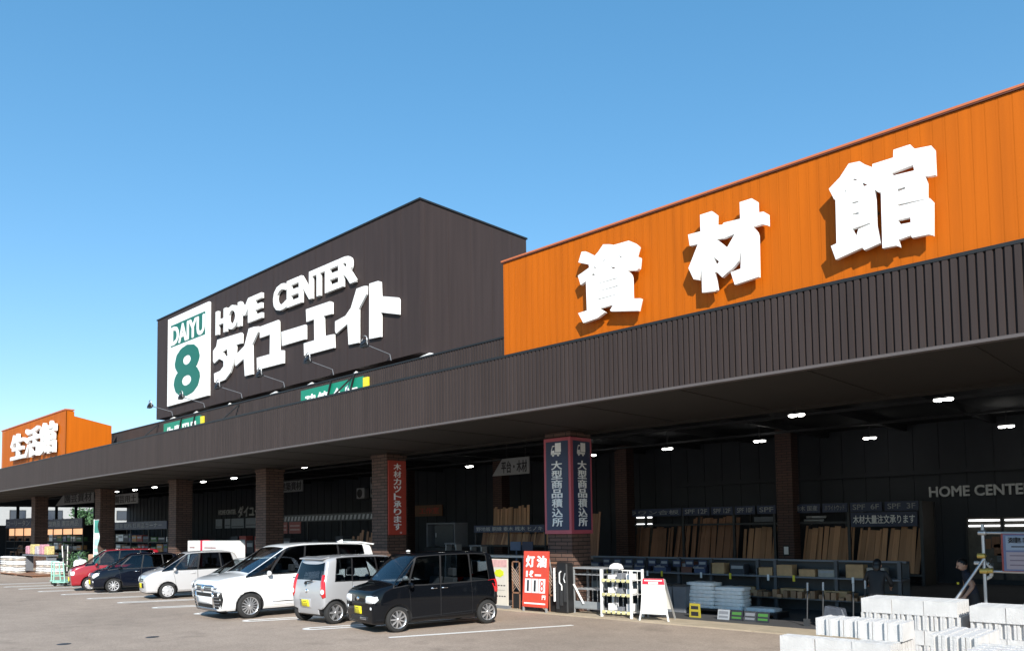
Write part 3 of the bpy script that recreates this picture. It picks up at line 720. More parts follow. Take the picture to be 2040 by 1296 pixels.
# --- 1. black boxy mini car, nearest
ST = [stn(-1.64,-1.68,-1.64,-1.56, .67,.70,.69,.60, .30,.62,1.02,1.64,1.70),
      stn(-1.50,-1.52,-1.46,-1.40, .715,.737,.722,.635, .30,.62,1.02,1.70,1.745),
      stn(-.98,-.98,-.95,-.92, .72,.737,.722,.64, .28,.62,1.0,1.715,1.755),
      stn(-.02,-.02,-.02,-.02, .72,.737,.722,.64, .28,.62,.99,1.715,1.755),
      stn(.84,.86,.86,.56, .72,.737,.72,.625, .28,.62,.98,1.68,1.725),
      stn(1.12,1.16,1.20,1.14, .715,.735,.715,.655, .28,.62,1.0,1.05,1.08),
      stn(1.46,1.50,1.52,1.49, .71,.73,.69,.60, .28,.62,.94,.985,1.02),
      stn(1.63,1.67,1.65,1.62, .66,.69,.66,.56, .27,.60,.86,.91,.945)]
def tanto_extra(t, bvh):
    plate(t, bvh, 1.7, .50, -1, plate_y, .0)
    decal(bvh, (1.7, 0, .31), (-1, 0, 0), rr(.42, .06, .4), 'lower_grille', black, t, .004)
    for z in (.30, .335): decal(bvh, (1.7, .2, z), (-1, 0, 0), rr(.14, .007, .4), 'grille_bar', chrome, t, .01)
    MB().lathe([(0, 0), (.05, 0), (.05, .03), (.0, .045)], (.3, -.2, 1.745), 'z', 12).build('antenna_base', white, t)
    for z in (.9,): decal(bvh, (-1.7, .66, z), (1, 0, 0), rr(.06, .16, .4), 'tail_light', redlens, t, .012, .02)
    decal(bvh, (-1.7, -.66, .9), (1, 0, 0), rr(.06, .16, .4), 'tail_light', redlens, t, .012, .02)
car('parked_car', 'glossy black boxy mini car with yellow plate, nearest of the parked cars', (-14.52, 12.13), -100, ST, 3.395, 1.475, 1.75, 2.41, .64, .285, pblack, car_glass, (9, .017, .014), rim_s, rim_d,
    dict(glass={1: 10, 2: 11, 3: 12, 4: 13}, doors={2: 20, 3: 21}, ws=4, handles=(.16-.30, .02+.0+.12), hz=.93, mirror=(.78, 1.03), dash=1.05, apillar=.045, privacy=10, mirror_mat=pblack,
         decals=[('headlight', (1.52, .50, .74), (-1, -.35, 0), [(-.19,-.075),(.0,-.085),(.15,-.07),(.19,.0),(.17,.075),(.0,.09),(-.17,.08),(-.2,.0)], lens, .004, .025, 1),
                 ('grille', (1.7, 0, .655), (-1, 0, 0), rr(.33, .028, .5), black, .004, 0),
                 ('emblem', (1.7, 0, .75), (-1, 0, 0), ell(.055, .042), chrome, .008, .008),
                 ('fog_light', (1.55, .54, .55), (-1, -.3, 0), ell(.035, .035), lens, .004, .01, 1)],
         extra=[tanto_extra]))
# --- 2. silver tall wagon, tail towards the lane
ST = [stn(-1.60,-1.66,-1.62,-1.46, .66,.69,.67,.56, .30,.60,1.0,1.55,1.60),
      stn(-1.42,-1.46,-1.38,-1.25, .71,.737,.718,.61, .30,.60,1.0,1.60,1.65),
      stn(-.92,-.92,-.90,-.86, .72,.737,.72,.62, .28,.60,.99,1.62,1.66),
      stn(-.02,-.02,-.02,-.02, .72,.737,.72,.62, .28,.60,.98,1.615,1.66),
      stn(.80,.84,.86,.42, .72,.737,.72,.61, .28,.60,.96,1.58,1.625),
      stn(1.06,1.10,1.18,1.12, .715,.735,.71,.63, .28,.60,.96,1.01,1.05),
      stn(1.44,1.47,1.49,1.45, .70,.72,.68,.58, .28,.60,.90,.94,.98),
      stn(1.62,1.65,1.62,1.59, .65,.68,.63,.53, .27,.58,.82,.87,.90)]
def wagon_extra(t, bvh):
    plate(t, bvh, -1.7, .50, 1, plate_y, .06)
    decal(bvh, (-1.7, .06, .50), (1, 0, 0), rr(.24, .12, .2), 'plate_recess', psilver, t, .004)
    MB().bar((-1.72, .02, 1.02), (-1.70, -.26, 1.06), .02, .03).cyl((-1.70, .0, .99), (-1.74, .0, .99), .035, n=10).build('rear_wiper', black, t)
    MB().prism([(-1.58, 1.565), (-1.36, 1.60), (-1.36, 1.635), (-1.58, 1.59)], -.50, .50).build('roof_spoiler', psilver, t, bevel=.008)
    decal(bvh, (-1.62, 0, 1.585), (1, 0, 0), rr(.12, .012, .4), 'brake_light', redlens, t, .02)
car('parked_car', 'silver tall wagon backing onto the lane with red tail lights, beside the black boxy car', (-17.22, 12.31), 91, ST, 3.395, 1.475, 1.66, 2.36, .66, .28, psilver, car_glass, (6, .035, .02), rim_s, rim_d,
    dict(glass={1: 10, 2: 11, 3: 12, 4: 13}, doors={2: 20, 3: 21}, ws=4, handles=(-.75, .12), hz=.88, mirror=(.76, 1.0), dash=1.0, privacy=10, crease=.5, rw=.035,
         decals=[('tail_light', (-1.6, .60, .93), (1, -.55, 0), [(-.085,-.27),(-.01,-.30),(.075,-.2),(.085,.1),(.06,.27),(-.05,.27),(-.07,.0)], redlens, .006, .02, 1),
                 ('reverse_light', (-1.6, .60, .79), (1, -.55, 0), ell(.055, .065), lens, .03, .012, 1),
                 ('emblem', (-1.7, 0, .80), (1, 0, 0), ell(.06, .05), chrome, .008, .006),
                 ('headlight', (1.5, .5, .70), (-1, -.4, 0), ell(.16, .09), lens, .004, .02, 1)],
         extra=[wagon_extra]))
# --- 3. white minivan
ST = [stn(-2.36,-2.42,-2.36,-2.22, .84,.87,.85,.70, .32,.72,1.16,1.80,1.86),
      stn(-2.16,-2.2,-2.12,-2.02, .89,.925,.905,.75, .32,.72,1.16,1.86,1.91),
      stn(-1.16,-1.16,-1.14,-1.10, .90,.925,.905,.77, .30,.72,1.13,1.90,1.945),
      stn(.12,.12,.10,.06, .90,.925,.905,.77, .30,.72,1.10,1.90,1.95),
      stn(1.06,1.10,1.14,.46, .90,.925,.90,.75, .30,.72,1.07,1.83,1.885),
      stn(1.46,1.50,1.72,1.60, .895,.92,.88,.79, .30,.72,1.08,1.12,1.17),
      stn(2.08,2.14,2.18,2.10, .88,.91,.86,.74, .30,.72,1.02,1.07,1.11),
      stn(2.34,2.41,2.38,2.33, .82,.86,.82,.70, .28,.66,.94,1.0,1.03)]
pblue = mat('chrome_sky', (.45, .5, .58), .12, 1., var=0)
def van_extra(t, bvh):
    decal(bvh, (2.5, 0, .80), (-1, 0, 0), [(-.62,-.07),(.62,-.07),(.66,.06),(.5,.10),(-.5,.10),(-.66,.06)], 'grille', pblue, t, .006)
    for z in (.765, .815, .86): decal(bvh, (2.5, 0, z), (-1, 0, 0), rr(.50, .010, .4), 'grille_bar', black, t, .016)
    decal(bvh, (2.5, 0, .80), (-1, 0, 0), ell(.085, .085), 'emblem', chrome, t, .03, .012)
    decal(bvh, (2.5, 0, .645), (-1, 0, 0), rr(.50, .05, .2), 'centre_grille', black, t, .006)
    decal(bvh, (2.5, 0, .50), (-1, 0, 0), rr(.47, .085, .08), 'license_plate', plate_w, t, .02, 0, 2)
    decal(bvh, (2.5, 0, .35), (-1, 0, 0), rr(.50, .05, .2), 'lower_grille', black, t, .006)
    decal(bvh, (2.5, 0, .265), (-1, 0, 0), rr(.66, .028, .3), 'lip', pblue, t, .03)
    for sd in (1, -1):
        decal(bvh, (2.3, sd*.70, .53), (-1, -sd*.4, 0), [(-.13*1,-.24),(.13,-.24),(.17,.0),(.15,.20),(-.16,.16)], 'bumper_vent', black, t, .005)
        for z in (.36, .44, .52, .60): decal(bvh, (2.3, sd*.69, z), (-1, -sd*.4, 0), rr(.11, .008, .3), 'vent_bar', chrome, t, .016)
        decal(bvh, (2.3, sd*.53, .50), (-1, -sd*.2, 0), [(-.02,-.22),(.02,-.22),(.035,.2),(-.0,.2)] if sd > 0 else [(-.02,-.22),(.02,-.22),(.0,.2),(-.035,.2)], 'vent_trim', chrome, t, .022)
        decal(bvh, (2.3, sd*.66, .80), (-1, -sd*.45, 0), rr(.24, .05, .4), 'headlight', lens, t, .005, .02)
        decal(bvh, (2.3, sd*.66, .72), (-1, -sd*.45, 0), rr(.17, .018, .4), 'signal_lamp', pblue, t, .012)
        decal(bvh, (2.3, sd*.66, .81), (-1, -sd*.45, 0), rr(.11, .026, .4), 'headlight_bezel', dgrey, t, .012, .02)
        decal(bvh, (.0, sd*.95, .40), (0, -sd, 0), rr(.95, .012, .5), 'side_trim', chrome, t, .008)
    MB().prism([(-2.36, 1.83), (-1.9, 1.90), (-1.9, 1.945), (-2.40, 1.87)], -.68, .68).build('roof_spoiler', pwhite, t, bevel=.01)
    MB().prism([(-1.7, 1.935), (-1.5, 1.935), (-1.66, 2.0), (-1.7, 2.0)], -.02, .02).build('roof_fin', pwhite, t)
car('minivan', 'large white minivan with chrome and black front grille and white plate', (-20.2, 11.93), -94, ST, 4.935, 1.85, 1.95, 3.0, .9, .33, pwhite, dark_glass, (15, .013, .013), rim_s, rim_d,
    dict(glass={1: 10, 2: 11, 3: 12, 4: 13}, doors={2: 20, 3: 21}, ws=4, handles=(-.05, .3), hz=1.02, mirror=(1.08, 1.16), dash=1.55, dashz=.98, fx=.10, apillar=.05, crease=.5, seatx=.55, bench=-.7, frame=.026, decals=[], extra=[van_extra]))
# --- 4. pale silver mini car
ST = [stn(-1.60,-1.66,-1.58,-1.36, .66,.69,.66,.54, .30,.58,.98,1.48,1.54),
      stn(-1.44,-1.48,-1.40,-1.20, .71,.737,.715,.59, .30,.58,.98,1.55,1.60),
      stn(-.92,-.92,-.90,-.84, .72,.737,.72,.61, .28,.58,.96,1.575,1.62),
      stn(-.02,-.02,-.02,-.04, .72,.737,.72,.61, .28,.58,.95,1.57,1.62),
      stn(.74,.80,.86,.28, .72,.737,.715,.60, .28,.58,.94,1.53,1.58),
      stn(1.0,1.06,1.16,1.08, .715,.735,.70,.62, .28,.58,.95,.99,1.03),
      stn(1.40,1.44,1.48,1.42, .69,.72,.67,.56, .28,.58,.87,.92,.96),
      stn(1.60,1.64,1.60,1.55, .60,.64,.59,.48, .27,.55,.77,.82,.85)]
def moco_extra(t, bvh):
    plate(t, bvh, 1.7, .47, -1, plate_y, .0)
    decal(bvh, (1.7, 0, .47), (-1, 0, 0), rr(.40, .085, .3), 'lower_grille', black, t, .004)
    decal(bvh, (1.7, 0, .655), (-1, 0, 0), rr(.34, .05, .6), 'grille', dgrey, t, .004)
    decal(bvh, (1.7, 0, .655), (-1, 0, 0), rr(.32, .008, .4), 'grille_bar', chrome, t, .014)
MD = dict(glass={1: 10, 2: 11, 3: 12, 4: 13}, doors={2: 20, 3: 21}, ws=4, handles=(-.75, .12), hz=.86, mirror=(.74, 1.0), dash=.98, privacy=12, fx=.09,
         decals=[('headlight', (1.46, .50, .68), (-1, -.5, .1), [(-.13,-.08),(.05,-.09),(.17,.02),(.15,.10),(.0,.10),(-.14,.04)], lens, .004, .02, 1)])
car('parked_car', 'pale silver mini car with hubcaps and yellow plate, left of the white minivan', (-28.0, 12.6), -101, ST, 3.395, 1.475, 1.62, 2.4, .75, .275, pmoco, dark_glass, 'steel', rim_p, rim_d,
    dict(MD, handle_mat=pmoco, extra=[moco_extra]))
# --- 5. white hatchback mostly hidden behind the minivan
def swh_extra(t, bvh):
    decal(bvh, (1.7, 0, .60), (-1, 0, 0), rr(.42, .075, .3), 'grille', black, t, .004)
    decal(bvh, (1.7, 0, .42), (-1, 0, 0), rr(.17, .085, .05), 'license_plate', plate_w, t, .02, 0, 2)
car('parked_car', 'white hatchback half hidden behind the white minivan', (-24.1, 12.75), -98, ST, 3.395, 1.475, 1.46, 2.4, .75, .275, pwhite, dark_glass, 'steel', rim_p, rim_d,
    dict(MD, extra=[swh_extra]))
# --- 6. blue-black hatchback
def dk_extra(t, bvh):
    plate(t, bvh, 1.7, .42, -1, plate_y, .0)
    decal(bvh, (1.7, 0, .60), (-1, 0, 0), rr(.36, .03, .5), 'grille', black, t, .004)
    decal(bvh, (1.7, 0, .34), (-1, 0, 0), rr(.45, .05, .3), 'lower_grille', black, t, .004)
    decal(bvh, (1.7, 0, .70), (-1, 0, 0), ell(.05, .035), 'emblem', chrome, t, .008)
    for sd in (1, -1): decal(bvh, (1.5, sd*.52, .44), (-1, -sd*.4, 0), ell(.045, .04), 'fog_light', lens, t, .006, .012)
car('parked_car', 'blue black hatchback with white spoked wheels, between the red and pale silver cars', (-32.66, 12.48), -101, ST, 3.395, 1.475, 1.50, 2.4, .75, .275, pdark, dark_glass, (10, .016, .012), rim_p, rim_d,
    dict(MD, hz=.80, mirror=(.74, .95), extra=[dk_extra]))
# --- 7. red mini car
def red_extra(t, bvh):
    plate(t, bvh, 1.7, .46, -1, plate_y, .0)
    decal(bvh, (1.7, 0, .36), (-1, 0, 0), rr(.42, .06, .3), 'lower_grille', black, t, .004)
    decal(bvh, (1.7, 0, .62), (-1, 0, 0), rr(.33, .025, .5), 'grille', chrome, t, .006)
    for sd in (1, -1): decal(bvh, (1.5, sd*.52, .71), (-1, -sd*.35, 0), rr(.16, .085, .4), 'headlight', lens, t, .006, .02)
ST7 = [stn(-1.64,-1.68,-1.64,-1.56, .67,.70,.69,.60, .30,.62,1.02,1.54,1.60),
      stn(-1.50,-1.52,-1.46,-1.40, .715,.737,.722,.635, .30,.62,1.02,1.60,1.645),
      stn(-.98,-.98,-.95,-.92, .72,.737,.722,.64, .28,.62,1.0,1.615,1.655),
      stn(-.02,-.02,-.02,-.02, .72,.737,.722,.64, .28,.62,.99,1.615,1.655),
      stn(.80,.82,.86,.40, .72,.737,.72,.625, .28,.62,.98,1.58,1.625),
      stn(1.08,1.12,1.20,1.14, .715,.735,.71,.64, .28,.62,1.0,1.04,1.07),
      stn(1.45,1.48,1.51,1.47, .705,.725,.69,.59, .28,.61,.92,.965,1.0),
      stn(1.62,1.66,1.63,1.60, .65,.68,.64,.54, .27,.59,.84,.88,.915)]
car('parked_car', 'dark red boxy mini car, farthest left of the parked cars', (-34.6, 12.35), -104, ST7, 3.395, 1.475, 1.65, 2.46, .72, .275, pred, dark_glass, 'steel', rim_p, rim_d,
    dict(MD, mirror=(.76, 1.03), mirror_mat=pred, decals=[], extra=[red_extra]))
# ================================================================== under the canopy
# ---- ceiling lights
lt = thing('ceiling_light', 'twin ceiling lamp nearest the camera at the far right', 'ceiling light', (-5.87, 22.34, 5.42), 0, 'lit lamps under the canopy')
MB().cyl((0, 0, .08), (0, 0, .63), .02).box(-.22, -.08, .04, .22, .08, .08).build('housing', dgrey, lt)
for sx in (-.12, .12): MB().lathe([(0, -.03), (.07, -.025), (.115, 0), (.115, .03), (0, .04)], (sx, 0, 0), 'z', 14).build('bulb', lampm, lt)
for k, (x, y, lb) in enumerate(((-9.72, 22.21, 'above the shaded brick column'), (-12.73, 20.87, 'just right of the blue loading sign column'), (-16.16, 20.72, 'touching the top of the blue loading sign column'), (-19.71, 20.71, 'between the red strip sign and the blue loading sign'), (-23.07, 20.57, 'just right of the red strip sign column'), (-30.02, 20.54, 'just left of the red strip sign column'), (-34.35, 21.07, 'above the red posters'), (-43.9, 22.24, 'just left of the column behind the minivan'), (-48.03, 22.29, 'above the white cabinets'), (-55.66, 22.37, 'left of the column over the pale silver car'), (-59.62, 22.56, 'above the blue black hatchback'), (-62.8, 22.42, 'farthest left, next to a brick column'),
        (-6.11, 30.34, 'in the back row at the far right'), (-10.51, 30.34, 'in the back row over the SPF planks'), (-13.73, 28.01, 'in the back row left of the shaded brick column'), (-17.61, 27.72, 'in the back row over the long plank rack'), (-21.42, 27.55, 'in the back row beside the loading sign'), (-29.22, 27.48, 'in the back row over the grey cabinet'))):
    dup(lt, (x, y, 5.42), label='twin ceiling lamp '+lb)
# ---- column signs
S1 = (-13.38, 16.3, 2.1)
cs = thing('column_sign', 'blue two sided column sign 大型商品積込所 in a red and pink frame with a truck symbol', 'sign', S1)
MB().box(-14.25, 16.215, 2.1, -13.31, 16.27, 4.69).box(-13.37, 16.27, 2.1, -13.31, 17.12, 4.69).build('frame', mat('frame_red_pink', (.46, .09, .12), .45, var=.15, vscale=.6), cs, off=S1)
MB().box(-14.17, 16.209, 2.2, -13.39, 16.215, 4.6).build('front_panel', navy, cs, off=S1)
MB().box(-13.31, 16.32, 2.2, -13.304, 17.05, 4.6).build('side_panel', navy, cs, off=S1)
def truck(m, x0, z0, s, f):
    def q(pts): m.add([f(x0+a*s, z0+b*s) for a, b in pts], [tuple(range(len(pts)))])
    q([(.42,.3),(1,.3),(1,.98),(.42,.98)]); q([(0,.12),(.95,.12),(.95,.27),(0,.27)]); q([(0,.27),(.36,.27),(.36,.45),(.03,.42)]); q([(.03,.42),(.10,.42),(.22,.80),(.15,.80)]); q([(.15,.72),(.38,.72),(.38,.80),(.15,.80)])
    for cx in (.22, .72): q([(cx+.12*math.cos(t*.524), .1+.12*math.sin(t*.524)) for t in range(12)])
m = MB()
truck(m, -13.99, 4.2, .36, lambda a, b: (a, 16.205, b))
for i, ch in enumerate('大型商品積込所'): m.text(ch, -13.98, 3.83-i*.255, -13.60, 4.07-i*.255, 16.209, .004, 0, bold=.022)
m.build('lettering', letterw, cs, off=S1)
m = MB(); truck(m, 16.48, 4.2, .36, lambda a, b: (-13.30, a, b))
for i, ch in enumerate('大型商品積込所'): m.text(ch, 16.50, 3.83-i*.255, 16.88, 4.07-i*.255, -13.304, .004, 0, bold=.022, face='right')
m.build('lettering', letterw, cs, off=S1)
S2 = (-21.4, 16.7, 2.1)
c2 = thing('column_sign', 'tall red strip sign 木材カット承ります。 on a brick column', 'sign', S2)
MB().box(-21.39, 16.33, 2.1, -21.34, 17.07, 4.62).build('panel', mat('strip_red', (.42, .05, .03), .5, var=.06), c2, off=S2)
m = MB()
for i, ch in enumerate('木材カット承ります'): m.text(ch, 16.54, 4.30-i*.255, 16.86, 4.53-i*.255, -21.34, .004, 0, bold=.02, face='right')
m.text('。', 16.80, 2.14, 16.88, 2.2, -21.34, .004, 0, face='right')
m.build('lettering', letterw, c2, off=S2)
# ---- wall lettering, windows, hanging signs, air conditioners
for (x0, x1, lb, txt, tx0) in ((-9.15, -5.9, 'grey wall letters HOME CENTER in the shade on the back wall at the right', 'HOME CENTER', None), (-66.8, -63.6, 'grey wall letters HOME CENTER and the shop name in the shade at the left', 'HOME CENTER', -63.2)):
    o_ = (x0, 32.4, 3.2 if tx0 is None else 3.7)
    t = thing('wall_lettering', lb, 'lettering', o_)
    if tx0 is None: m = MB().text(txt, x0, 3.22, x1+.1, 3.62, 32.46, .06, 0, bold=.03)
    else: m = MB().text(txt, x0, 3.78, x1, 4.2, 32.46, .06, 0, bold=.02)
    m.build('lettering', lgrey, t, off=o_)
    if tx0: MB().text('ダイユーエイト', tx0, 3.5, tx0+6.4, 4.45, 32.46, .06, 0, bold=.03).build('lettering', lgrey, t, off=o_)
tube = mat('light_strip', (.95, .97, 1), .5, var=0, emit=1.6)  # glow put in for light showing and mirrored in the shop panes
dimglass = mat('window_pane', (.03, .035, .04), .08, var=.1)
shelfglow = mat('lit_shop_interior', (.10, .09, .075), .6, var=.5, vscale=2.5)
for (x0, x1, z0, z1, lb, rows) in ((-23.6, -21.5, .2, 2.8, 'shop window with bright strips of mirrored tube light behind the blue loading sign column', (2.68, 2.35)), (-7.95, -2.2, .2, 2.42, 'shop window with rows of bright light strips at the far right', (2.3, 2.1))):
    o_ = ((x0+x1)/2, 32.45, z0); t = thing('shop_window', lb, 'window', o_)
    MB().box(x0, 32.455, z0, x1, 32.468, z1).build('pane', shelfglow, t, off=o_)
    fr = MB(); n = max(2, int((x1-x0)/1.05))
    for i in range(n+1): xx = x0+(x1-x0)*i/n; fr.box(xx-.035, 32.41, z0, xx+.035, 32.465, z1)
    fr.box(x0, 32.405, z1, x1, 32.465, z1+.06).build('frame', black, t, off=o_)
    for r_ in rows:
        for i in range(n):
            a = x0+(x1-x0)*i/n+.08; b = x0+(x1-x0)*(i+1)/n-.08
            MB().box(a, 32.43, r_, b, 32.455, r_+.055).build('light_strip', tube, t, off=o_)
    gm_ = MB()
    for i in range(n*3): a = x0+(x1-x0)*random.random()*.93; zz = .4+random.random()*1.1; gm_.box(a, 32.44, zz, a+.25, 32.454, zz+.25+.3*random.random(), random.randrange(2))
    gm_.build('goods', [grey, wood2], t, off=o_)
wsign = mat('hanging_sign_white', (.30, .31, .32), .5, var=.08)
def hang_sign(x0, x1, z0, z1, y, txt, label, slant=True):
    o_ = ((x0+x1)/2, y, z0); t = thing('hanging_sign', label, 'sign', o_)
    w_ = x1-x0; pts = [(x0, z0), (x1, z0), (x1, z1), (x0+(.28*w_ if slant else 0), z1)]
    MB().prism(pts, y-.03, y+.03).build('panel', wsign, t, off=o_)
    a = x0+(.26 if slant else .06)*w_
    MB().text(txt, a, z0+.12*(z1-z0), x1-.05*w_, z1-.15*(z1-z0), y-.03, .006, 0, bold=.02).build('lettering', inkm, t, off=o_)
    for xx in (x0+.4*w_, x1-.1*w_): MB().cyl((xx, y, z1), (xx, y, 6.0), .012).build('cord', dgrey, t, off=o_)
hang_sign(-24.05, -21.9, 4.52, 5.22, 24, '平台・木材', 'slanted white hanging sign 平台・木材 left of the blue loading sign')
hang_sign(-51.5, -48.4, 5.05, 5.9, 29.6, '建築資材', 'white framed hanging sign right of the column behind the minivan', False)
hang_sign(-74.9, -65.7, 4.7, 5.75, 21.8, '園芸資材', 'large slanted white hanging sign 園芸資材 at the far left')
hang_sign(-62.3, -57.6, 4.4, 5.15, 22, '園芸用土', 'small white hanging sign 園芸用土 right of a brick column at the far left', False)
for (x, z, n) in ((-45.0, 4.45, 1), (-43.4, 4.5, 2)):
    t = thing('air_conditioner', 'grey wall air conditioner with %s left of the red strip sign' % ('one round fan' if n == 1 else 'two stacked fans'), 'air conditioner', (x, 32.3, z))
    MB().box(-.45, -.3, 0, .45, .12, .72*n).build('casing', lgrey, t, bevel=.02)
    for i in range(n): MB().lathe([(0, -.005), (.27, -.012), (.29, -.02), (.3, 0)], (-.08, -.3, .36+.72*i), 'y', 18).build('fan_grille', dgrey, t)
t = thing('wall_sign', 'wide reddish wooden sign board high on the wall right of the red strip sign', 'sign', (-38.6, 32.3, 3.1))
MB().box(-1.7, .05, 0, 1.7, .12, .7).build('panel', wood2, t)
MB().text('工作室', -.5, .15, 1.4, .55, .05, .006, 0, bold=.015).build('lettering', redm, t)
# ---- planks and the long rack
def plank(x, y, z0, h, wd, th, lean, m, label, group, tilt=0.):
    o = MB().box(-wd/2, -th/2, 0, wd/2, th/2, h).build('wood_plank', m, loc=(x, y, z0)); o.rotation_euler = (R(-lean), R(tilt), 0)
    return tag(o, label, 'plank', group)
RY = 31
rk = thing('timber_rack', 'long dark timber rack with blue header signs along the back wall', 'rack', (-15.2, RY, 0)); ro = (-15.2, RY, 0)
for xx in (-21.6, -18.65, -16.2, -14.4, -13.55, -11.45, -8.9):
    MB().box(xx-.05, RY-.55, .0, xx+.05, RY-.45, 3.05).box(xx-.05, RY+.9, .0, xx+.05, RY+1.0, 3.05).build('post', dgrey, rk, off=ro)
MB().box(-21.6, RY-.5, .35, -8.9, RY+1., .42).build('base_shelf', dgrey, rk, off=ro)
MB().box(-21.6, RY-.52, 2.28, -11.45, RY-.42, 2.36).build('cross_beam', dgrey, rk, off=ro)
MB().box(-8.95, RY-.5, 0, -8.88, RY+1, 3.05).build('end_panel', mat('ply_dark', (.07, .06, .05), .7), rk, off=ro)
heads = [(-21.6, -18.7, 'ラワン合板'), (-18.6, -17.3, 'SPF 12F'), (-17.2, -16.2, 'SPF 12F'), (-16.1, -15.2, 'SPF 10F'), (-15.1, -14.3, 'SPF'), (-13.6, -12.5, '垂木 国産'), (-12.4, -11.45, 'ホワイトウッド'), (-11.35, -10.2, 'SPF  6F'), (-10.1, -8.95, 'SPF  3F')]
for x0, x1, tx in heads:
    h_ = MB().box(x0, RY-.6, 2.72, x1, RY-.55, 3.06).build('header_sign', navy, rk, off=ro)
    MB().text(tx, x0+.1, 2.79, x1-.1, 2.99, RY-.6, .004, 0, bold=.01).build('lettering', wsign, h_, off=ro)
h_ = MB().box(-11.34, RY-.61, 2.15, -9.0, RY-.56, 2.68).build('order_sign', navy, rk, off=ro)
MB().text('木材大量注文承ります', -11.25, 2.26, -9.08, 2.58, RY-.61, .004, 0, bold=.015).build('lettering', letterw, h_, off=ro)
bays = [(-21.5, -18.7, 2.3, wood2, 'dark plank leaning in the leftmost bay of the timber rack'), (-18.6, -16.25, 2.66, wood2, 'brown plank leaning in the tall SPF 12F bay'), (-16.15, -14.42, 2.2, wood1, 'pale plank leaning in the SPF 10F bay left of the brick column'), (-13.5, -11.5, 2.2, wood1, 'pale plank leaning in the bay right of the brick column'), (-11.4, -8.98, 2.12, wood1, 'pine plank leaning in the bay under 木材大量注文承ります')]
for x0, x1, h, m, lb in bays:
    x = x0
    while x < x1-.05:
        wd = random.choice((.09, .14, .19, .24)); 
        if x+wd > x1: break
        if random.random() < .97: plank(x+wd/2, RY-.25+random.random()*.18, .43, h-.43+random.uniform(-.1, .05), wd-.012, .03, random.uniform(9, 12), m, lb, 'planks standing in the timber rack', random.uniform(1.5, 6) if x0 > -14 else random.uniform(-1.5, 3))
        x += wd
m = MB().box(-15.4, RY-.3, 2.4, -14.5, RY+.3, 2.6).build('sheet_bundle', grey); tag(m, 'grey bundle of sheets on top of the timber rack left of the brick column', 'bundle')
for i, (x, z) in enumerate(((-13.0, 2.42), (-12.9, 2.55))):
    m = MB().cyl((x-.4, RY, z), (x+.35, RY+.1, z), .05).build('pipe', lgrey); tag(m, 'white pipe lying on the timber rack, %s of two' % ('lower', 'upper')[i], 'pipe')
# racks near the red-strip column and in the middle
t = thing('plank_shelf', 'plank shelf with a blue price strip left of the blue loading sign', 'shelf', (-23, 24.3, 0))
MB().box(-2.1, -.4, 1.5, 2.0, .6, 1.56).build('shelf_board', dgrey, t)
MB().box(-2.1, -.45, 2.1, 2.0, -.4, 2.4).build('header_sign', navy, t)
MB().text('野地板 胴縁 垂木 桟木 ヒノキ', -1.95, 2.16, 1.9, 2.34, -.45, .004, 0).build('lettering', lgrey, t)
for xx in (-2.1, -.1, 1.95): MB().box(xx, -.4, 0, xx+.06, -.34, 2.1).box(xx, .5, 0, xx+.06, .56, 2.1).build('post', dgrey, t)
x = -25.0
while x < -21.1:
    wd = random.uniform(.08, .2)
    plank(x+wd/2, 24.2, 1.57, random.uniform(.45, .56), wd-.01, .03, random.uniform(4, 12), random.choice((wood1, wood2)), 'short plank on the shelf under the blue price strip', 'planks on the middle shelf', random.uniform(4, 14)); x += wd
x = -25.5
while x < -23.4:
    wd = random.uniform(.12, .2)
    plank(x+wd/2, 25.4, 1.5, random.uniform(1.65, 1.8), wd-.015, .03, 5, wood1, 'tall orange brown plank standing behind the middle shelf', 'tall planks behind the middle shelf', random.uniform(-4, -1)); x += wd
x = -20.2
while x < -18.9:
    wd = random.uniform(.1, .17); plank(x+wd/2, 24.6, 1.0, random.uniform(1.8, 1.9), wd-.015, .03, 5, wood2, 'dark brown plank just right of the blue loading sign', 'planks right of the loading sign', 2); x += wd
t = thing('storage_cabinet', 'grey open steel cabinet in the shade behind the black boxy car', 'cabinet', (-27.5, 24.3, 0))
MB().box(-1.0, -.3, 1.45, -.93, .5, 2.5).box(.9, -.3, 1.45, .98, .5, 2.5).box(-1., -.3, 2.5, .98, .5, 2.56).box(-1., .45, 1.45, .9, .5, 2.5).build('casing', grey, t)
MB().box(-.35, -.34, 1.5, .9, -.3, 2.46).build('door', dgrey, t)
MB().box(-.28, -.36, 1.9, -.24, -.34, 2.1).build('handle', lgrey, t)
MB().box(-1.1, -.35, 0, 1.05, .5, 1.42).build('plinth', dgrey, t)
for i, (x, z) in enumerate(((-29.4, 1.7), (-28.2, 1.72), (-24.4, 1.7), (-22.9, 1.62))):
    t = thing('work_stool', 'grey steel trestle in the shade behind the cars, %s from the left' % ('first', 'second', 'third', 'fourth')[i], 'trestle', (x, 22, 0), 0, 'steel trestles in the shade')
    MB().box(-.35, -.2, z-.06, .35, .2, z).build('top', grey, t)
    for sx in (-1, 1): MB().bar((sx*.3, 0, z-.06), (sx*.4, .0, 0), .05, .3).build('leg', lgrey, t)
for i, (x, tx) in enumerate(((-19.9, '下見板'), (-19.3, '羽目板'))):
    o = MB().box(-.26, -.02, 1.46, .26, .02, 1.78).box(-.02, .02, 0, .02, .06, 1.5).build('price_board', mat('sign_steel_blue', (.10, .15, .26), .5) if not i else navy, loc=(x, 21, 0))
    tag(o, ('pale blue' if not i else 'dark navy')+' price board on a stake beside the kerosene sign', 'price board')
